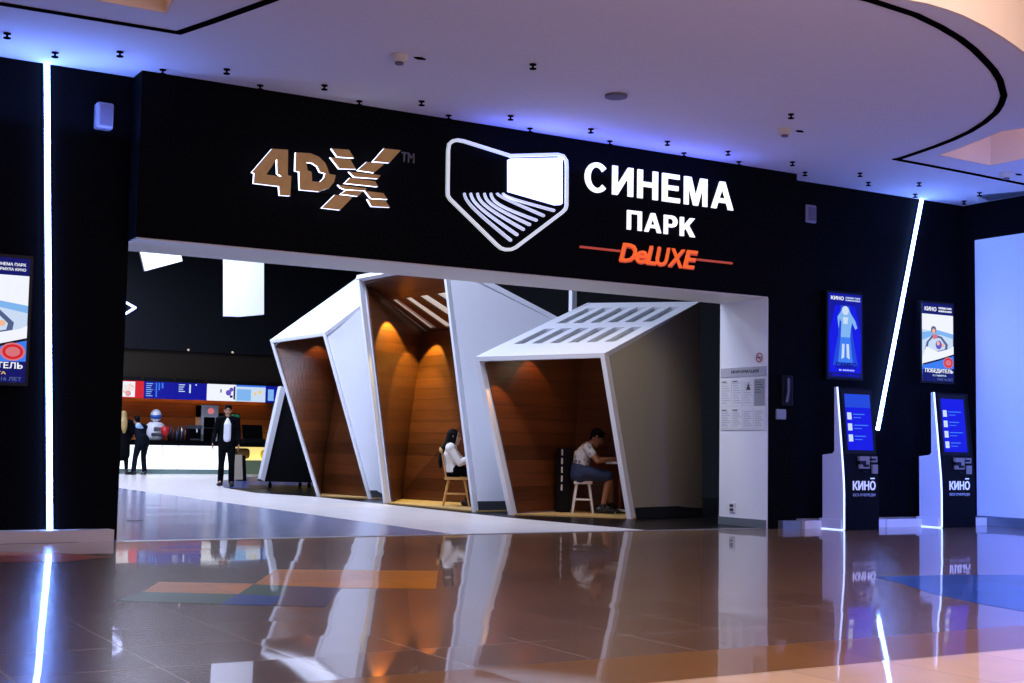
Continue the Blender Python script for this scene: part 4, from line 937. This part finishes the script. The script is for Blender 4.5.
def person(label, P, face, J, skin, clothes, hairf, hf, hu=(0,0,1), vox=.007, shoe='shoe', girth=1.0, hand_dirs=None, curl=.35):
    """J: joints in (right, forward, up) metres from P. Body = one continuous surface; clothing and hair are children"""
    P = V(P); f = V(face).normalized(); r = V((f.y,-f.x,0)); up = V((0,0,1))
    W = lambda a: P + r*a[0] + f*a[1] + up*a[2]
    D = lambda a: r*a[0] + f*a[1] + up*a[2]
    j = {k: W(v) for k, v in J.items()}; g = girth
    mid = (j['pelvis']+j['chest'])/2
    rt = tuple(r)
    def torso(mb, e, top=True, low=True):
        mb.loft([j['pelvis']-up*.02, j['pelvis']+(j['chest']-j['pelvis'])*.35, j['chest'], j['chest']+(j['neck']-j['chest'])*.62],
                [(.160*g+e,.112*g+e),(.138*g+e,.098*g+e),(.160*g+e,.112*g+e),(.125*g+e,.078*g+e)],ref=rt,n=18)
        mb.loft([j['shL'], (j['shL']+j['shR'])/2+(j['neck']-j['chest'])*.12, j['shR']],[.050+e,.062+e,.050+e],ref=(0,0,1),n=12)
    def arm(mb, s, e, to=1.0):
        a, b, c = j['sh'+s], j['el'+s], j['wr'+s]
        mb.loft([a, a+(b-a)*.4, b],[.050*g+e,.046*g+e,.037*g+e],n=12)
        if to > .0: mb.loft([b, b+(c-b)*.3, b+(c-b)*to],[.037*g+e,.036*g+e,(.036-.011*to)*g+e],n=12)
    def leg(mb, s, e, to=1.0, flare=0):
        a, b, c = j['hip'+s], j['kn'+s], j['an'+s]
        mb.loft([a, a+(b-a)*.5, b],[(.088*g+e),(.075*g+e),(.054*g+e)],n=14)
        if to > 0: mb.loft([b, b+(c-b)*.3, b+(c-b)*to],[.054*g+e,.053*g+e,(.053-.019*to)*g+e+flare],n=14)
    mb = MB(); torso(mb, 0)
    for s in 'LR': arm(mb, s, 0); leg(mb, s, 0); mb.loft([j['an'+s], j['an'+s]+(j['to'+s]-j['an'+s])*.55, j['to'+s]],[.034,.034,.026],n=10); mb.ball(j['an'+s]-D((0,.03,.03)), .032)
    hd = hand_dirs or {}
    for s, sg in (('L',-1),('R',1)):
        dirv, pn = hd.get(s, ((0,0,-1),(-sg,0,0)))
        hand(mb, j['wr'+s], D(dirv), D(pn), hd.get(s+'s', sg), curl)
    mb.loft([j['neck']-(j['neck']-j['chest'])*.15, j['head']-D((0,0,.03))],[.058,.052],n=12)
    cls = head(mb, j['head'], D(hf), D(hu))
    body = finish(mb, 'person', [skin,'eye','hair_black','lips'], None, P, vox, 2, lambda c: cls(c+P))
    tag(body, label, 'person')
    for spec in clothes:
        kind, m = spec[0], spec[1]; mb = MB()
        if kind in ('jacket','shirt','blouse','tee','coat'):
            e = {'jacket':.020,'shirt':.012,'blouse':.026,'tee':.016,'coat':.03}[kind]
            torso(mb, e)
            if kind != 'shirt_front':
                for s in 'LR': arm(mb, s, e*.8, {'jacket':.97,'shirt':.97,'blouse':.95,'tee':0,'coat':.97}[kind])
            if kind == 'tee':
                mb = MB(); torso(mb, e)
                for s in 'LR': mb.loft([j['sh'+s], j['sh'+s]+(j['el'+s]-j['sh'+s])*.45],[.066,.062],n=12)
            if kind in ('jacket','coat'):
                low = j['pelvis'] + (D((0,0,-.10)) if kind == 'jacket' else D((0,0,-.42)))
                mb.loft([j['pelvis']+D((0,0,.06)), low],[(.165*g+.025,.118*g+.022),(.178*g+.02,.128*g+.02)],ref=rt,n=18)
        elif kind == 'shirt_front':
            n0 = j['neck']; fw = D((0,1,0))
            mb.loft([n0+fw*.05-up*.02, j['chest']+fw*.10+up*.05, j['pelvis']+(j['chest']-j['pelvis'])*.35+fw*.10, j['pelvis']+fw*.105+up*.04],[(.034,.034),(.078,.058),(.080,.055),(.078,.055)],ref=rt,n=12)
            mb.loft([n0-up*.03, n0+up*.02],[(.060,.058),(.054,.054)],ref=rt,n=14)
            kind = 'shirt'
        elif kind in ('trousers','shorts','skinny'):
            e = {'trousers':.016,'shorts':.022,'skinny':.010}[kind]
            k_ = .024 if kind == 'shorts' else .016
            mb.loft([j['pelvis']-up*.05, j['pelvis']+up*.05],[(.165*g+k_,.12*g+k_),(.150*g+k_,.108*g+k_)],ref=rt,n=18)
            for s in 'LR':
                if kind == 'shorts':
                    a, b = j['hip'+s], j['kn'+s]; mb.loft([a, a+(b-a)*.5, a+(b-a)*.92],[.105,.096,.086],n=14)
                else: leg(mb, s, e, .96, .014 if kind == 'trousers' else 0)
        elif kind == 'patch':
            c0, c1 = W(spec[2]), W(spec[3]); mb.loft([c0,c1],[(spec[4],spec[5])]*2,ref=rt,n=14)
            kind = 'collar'
        finish(mb, kind, m, body, None, .010, 4)
    for s in 'LR':
        a, b = j['an'+s], j['to'+s]; d = (b-a); d.z = 0; d.normalize(); base = V((a.x,a.y,P.z))
        mb = MB(); mb.loft([base-d*.060+up*.050, base+d*.05+up*.050, base+d*.15+up*.038, base+d*.21+up*.032],[(.046,.050),(.050,.050),(.054,.040),(.040,.032)],ref=tuple(d.cross(up)),n=12)
        mb.loft([a+up*.02, base+up*.05],[.050,.050],n=10)
        finish(mb, 'shoe', shoe, body, None, .008, 2)
    mb = MB(); H = j['head']; HF, HU = D(hf).normalized(), D(hu).normalized(); HF = (HF-HU*HF.dot(HU)).normalized(); HR = HF.cross(HU)
    hairf(mb, H, HF, HU, HR)
    finish(mb, 'hair', clothes[0][2] if len(clothes[0]) > 2 and isinstance(clothes[0][2], str) else 'hair_black', body, None, .007, 2)
    return body
def short_hair(mb, H, f, u, r):
    mb.ball(H+u*.046-f*.018,(.084,.100,.092),16,10,up=u,fw=f)
    mb.ball(H+u*.105+f*.045,(.058,.040,.024),12,8,up=u,fw=f)
    mb.loft([H+u*.02-f*.075,H-u*.045-f*.070],[(.062,.028),(.050,.022)],ref=tuple(r),n=12)
    for s in (-1,1): mb.loft([H+u*.06+r*s*.066-f*.01,H+u*.0+r*s*.073-f*.015],[(.014,.03),(.008,.02)],ref=tuple(r),n=8)
def long_hair(mb, H, f, u, r):
    mb.ball(H+u*.045-f*.022,(.084,.096,.088),16,10,up=u,fw=f)
    mb.loft([H+u*.05-f*.05, H-u*.08-f*.085, H-u*.17-f*.150, H-u*.28-f*.190, H-u*.38-f*.205, H-u*.46-f*.20],[(.082,.062),(.088,.060),(.090,.050),(.085,.040),(.066,.034),(.035,.02)],ref=tuple(r),n=16)
    for s in (-1,1): mb.loft([H+u*.06+r*s*.066+f*.01,H-u*.06+r*s*.076-f*.015,H-u*.20+r*s*.078-f*.03],[(.018,.045),(.016,.045),(.014,.04)],ref=tuple(r),n=10)

# walking man in a black suit
mp = at(225.5,486.2,Z=0)
tocam = V((-mp.x,-mp.y,0)).normalized()
J = dict(pelvis=(0,0,.93),chest=(0,.01,1.24),neck=(0,.0,1.43),head=(0,.03,1.575),shL=(-.185,0,1.385),shR=(.185,0,1.385),
         elL=(-.235,-.05,1.12),elR=(.250,-.03,1.12),wrL=(-.240,.05,.885),wrR=(.285,.06,.90),
         hipL=(-.085,0,.88),hipR=(.085,0,.88),knL=(-.105,.08,.48),knR=(.10,-.02,.49),anL=(-.115,.02,.09),anR=(.11,-.10,.10),toL=(-.125,.17,.035),toR=(.135,.05,.05))
# facing the camera: his right hand is on the picture's left
person('man in a black suit and white shirt walking away from the snack counter', mp, tocam, J, 'skin',
       [('jacket','suit','hair_black'),('shirt_front','shirt_white'),('trousers','suit')], short_hair, (0,1,-.02), vox=.007, girth=.92, hand_dirs={'L':((0,.1,-1),(1,.2,0)),'R':((.05,.15,-1),(-1,.2,0))})
# woman sitting, profile to the right
SEAT = .455
J = dict(pelvis=(0,-.10,SEAT+.10),chest=(0,-.14,SEAT+.33),neck=(0,-.13,SEAT+.465),head=(0,-.09,SEAT+.59),shL=(-.16,-.14,SEAT+.42),shR=(.16,-.14,SEAT+.42),
         elL=(-.20,.03,SEAT+.22),elR=(.20,.01,SEAT+.20),wrL=(-.10,.27,SEAT+.31),wrR=(.12,.26,SEAT+.31),
         hipL=(-.085,-.06,SEAT+.085),hipR=(.085,-.06,SEAT+.085),knL=(-.10,.34,SEAT+.06),knR=(.10,.34,SEAT+.06),anL=(-.09,.26,.09),anR=(.09,.14,.09),toL=(-.09,.40,.035),toR=(.09,.28,.035))
hdn = {'L':((.3,1,0),(0,0,-1)),'R':((-.3,1,0),(0,0,-1))}
person('woman with long dark hair in a white blouse seated in the tall booth', WP+FACE*.05, FACE, J, 'skin_pale',
       [('blouse','blouse','hair_black'),('skinny','suit')], long_hair, (0,1,-.10), vox=.006, girth=.9, hand_dirs=hdn)
# man sitting on the stool, leaning over the table
SEAT = .47
J = dict(pelvis=(0,-.10,SEAT+.11),chest=(0,-.07,SEAT+.35),neck=(0,.03,SEAT+.50),head=(0,.13,SEAT+.595),shL=(-.18,.0,SEAT+.45),shR=(.18,-.01,SEAT+.45),
         elL=(-.25,.20,SEAT+.285),elR=(.235,.13,SEAT+.27),wrL=(-.10,.41,SEAT+.305),wrR=(.13,.385,SEAT+.30),
         hipL=(-.09,-.04,SEAT+.10),hipR=(.09,-.04,SEAT+.10),knL=(-.17,.33,SEAT+.05),knR=(.14,.31,SEAT+.05),anL=(-.15,.36,.09),anR=(.13,.22,.09),toL=(-.16,.52,.035),toR=(.14,.38,.035))
hdn = {'L':((.5,1,-.05),(0,0,-1)),'R':((-.4,1,-.05),(0,0,-1))}
MAN = person('dark-haired man in a patterned white t-shirt leaning over the table in the low booth', MP, FACE, J, 'skin_tan',
       [('tee','tee','hair_black'),('shorts','shorts')], short_hair, (0,.75,-.45), hu=(0,.45,.85), vox=.006, hand_dirs=hdn, shoe='shoe')
MB_ = MP + FACE*.42 + V((0,0,.737))
bk_ = thing('notebook','open notebook lying on the table under the hands of the writing man','notebook',MB_-V((0,0,.0)))
MB().box((MB_.x-.08,MB_.y-.1,MP.z+.735),(MB_.x+.08,MB_.y+.1,MP.z+.743)).build('cover','print_dark',bk_); MB().box((MB_.x-.075,MB_.y-.095,MP.z+.743),(MB_.x+.075,MB_.y+.095,MP.z+.749)).build('pages','paper',bk_)
# two customers at the counter, seen from behind
c1 = at(121.5,474.5,Z=0)
J = dict(pelvis=(0,0,.93),chest=(0,.02,1.24),neck=(0,.03,1.43),head=(0,.06,1.575),shL=(-.185,0,1.385),shR=(.185,0,1.385),
         elL=(-.24,.02,1.12),elR=(.24,.02,1.12),wrL=(-.20,.16,.95),wrR=(.20,.16,.95),
         hipL=(-.085,0,.88),hipR=(.085,0,.88),knL=(-.10,.03,.48),knR=(.10,.0,.49),anL=(-.105,-.02,.09),anR=(.105,-.10,.09),toL=(-.12,.14,.035),toR=(.12,.05,.035))
person('person with fair hair in a long dark coat at the left end of the counter', c1, V((.1,1,0)), J, 'skin_pale',
       [('coat','suit','hair_blond'),('skinny','suit')], long_hair, (0,1,0), vox=.009)
c2p = at(139,474.6,Z=0)
J = dict(pelvis=(0,-.10,.90),chest=(0,.06,1.17),neck=(0,.16,1.33),head=(0,.24,1.45),shL=(-.185,.10,1.28),shR=(.185,.10,1.28),
         elL=(-.24,.30,1.08),elR=(.24,.28,1.08),wrL=(-.16,.50,1.0),wrR=(.16,.50,1.0),
         hipL=(-.085,-.10,.86),hipR=(.085,-.10,.86),knL=(-.16,-.05,.46),knR=(.10,-.02,.47),anL=(-.26,-.16,.10),anR=(.10,-.10,.09),toL=(-.30,.0,.04),toR=(.13,.05,.035))
person('person in a dark jacket with a pale blue collar leaning on the counter', c2p, V((-.25,1,0)), J, 'skin',
       [('jacket','navy','hair_black'),('patch','pale_blue',(-.06,.03,1.30),(.05,.03,1.16),.09,.085),('trousers','navy')], short_hair, (0,1,-.3), vox=.009)

# ------------------------------------------------------------------ light
def area(name, loc, target, size, power, col, size_y=None, spread=180):
    l = bpy.data.lights.new(name, 'AREA'); l.energy = power; l.color = lin(col)[:3]; l.shape = 'RECTANGLE'; l.size = size; l.size_y = size_y or size; l.spread = math.radians(spread)
    o = bpy.data.objects.new(name, l); COL.objects.link(o); o.location = loc
    o.rotation_euler = (V(target)-V(loc)).to_track_quat('-Z','Y').to_euler(); return o
def spot(name, loc, target, power, col, ang, blend=.3, r=.03):
    l = bpy.data.lights.new(name, 'SPOT'); l.energy = power; l.color = lin(col)[:3]; l.spot_size = math.radians(ang); l.spot_blend = blend; l.shadow_soft_size = r
    o = bpy.data.objects.new(name, l); COL.objects.link(o); o.location = loc
    o.rotation_euler = (V(target)-V(loc)).to_track_quat('-Z','Y').to_euler(); return o
def point(name, loc, power, col, r=.1):
    l = bpy.data.lights.new(name, 'POINT'); l.energy = power; l.color = lin(col)[:3]; l.shadow_soft_size = r
    o = bpy.data.objects.new(name, l); COL.objects.link(o); o.location = loc; return o
# cinema hall: ceiling light fields over the walkway
for y, p in ((15.5,340),(19.5,400),(24,520),(29.5,600),(34.5,640)):
    area('hall_light', (7.3,y,6.25), (7.7,y,0), 2.2, p, '#d4deff')
spot('hall_downlight', (9.75,13.9,4.6), (10.3,14.9,0), 130, '#ffeccc', 75, .6, .12)
for nm, x, y, z, sx, p, c in (('sign_ceiling_fill',8.7,12.38,4.0,3.4,16,'#3f5cff'),('strip_ceiling_fill',2.5,12.55,3.75,1.5,17,'#6488ff'),('strip_ceiling_fill',13.8,12.55,3.8,.8,3.5,'#6488ff')):  # added upward strips that strengthen the blue on the ceiling
    area(nm, (x,y,z), (x,y-.25,5), sx, p, c, size_y=.12)
# warm wall washers in the booths
def washer(loc, power, col, ang=62): spot('booth_washer', loc, (loc[0]+.02, loc[1], 0), power, col, ang, .15, .02)
def wash_wall(px, py, q, toward, power, col, off=.26, rise=.20, ang=82):
    # lamp close to a booth wall, its cone just meeting the wall at the top of the glow
    n = (q[2]-q[0]).cross(q[3]-q[1]).normalized()
    if n.dot(toward) < 0: n = -n
    c = (q[0]+q[1]+q[2]+q[3])/4
    d = CF*F + CR*(px-PW/2) + CU*(PH/2-py); h = CO + d*((c-CO).dot(n)/d.dot(n))
    n = V((n.x,n.y,0)).normalized(); p = h + n*off + V((0,0,rise))
    spot('booth_washer', p, p + V((0,0,-1)) - n*.10, power, col, ang, .3, .015)
for (bw, ql, tw), pts in ((bwB, ((0,385,320,190),(1,434,339,150))), (bwC, ((0,524,362,13),(0,492,384,12),(1,560,366,4))), (bwA, ((0,312,347,13),))):
    for side, px, py, pw in pts:
        q = bw if side else ql
        wash_wall(px, py, q, V((-1,-.3,0)) if side else -tw, pw, '#ffe066' if bw is bwB[0] else '#ffb058')
point('booth_fill', MP+V((-.12,-.12,2.40)), 3.5, '#ffe0c0', .05)  # added fill over the seated man, tucked behind the top bar
for k in range(6): spot('backbar_lamp', (9.9+k*.82,38.60,2.58), (9.9+k*.82,38.72,1.2), 26, '#ffb040', 100, .5, .03)
# the rest of the mall lobby
area('lobby_downlight', (6.5,4,4.38), (7.2,6,0), 6, 400, '#ecd4c4')
area('lobby_ceiling_fill', (6,2,1.2), (7,9,4.4), 5, 230, '#a69cd4')  # added fill aimed up to brighten the ceiling, no fitting there
area('lobby_blue_fill', (9.8,6.0,1.9), (14.9,10.9,1.2), 2.0, 210, '#4a78ff', spread=70)  # added blue fill for the right wall and kiosk sides, source unseen
for x, y, p in ((1.5,9.6,15),(12.6,9.6,8),(9.6,5.4,22)): point('cove_lamp', (x,y,CZ+.45), p, '#ffcca4', .15)
w = bpy.data.worlds.new('world'); S.world = w; w.use_nodes = True
w.node_tree.nodes['Background'].inputs[0].default_value = lin('#6a68b0'); w.node_tree.nodes['Background'].inputs[1].default_value = .25

for o in TEMP:
    if '_o' in o: del o['_o']
S.view_settings.view_transform = 'Standard'; S.view_settings.look = 'None'; S.view_settings.exposure = 0; S.view_settings.gamma = 1; S.view_settings.use_curve_mapping = False
S.cycles.max_bounces = 8; S.cycles.use_denoising = True
S.cycles.sample_clamp_indirect = 6
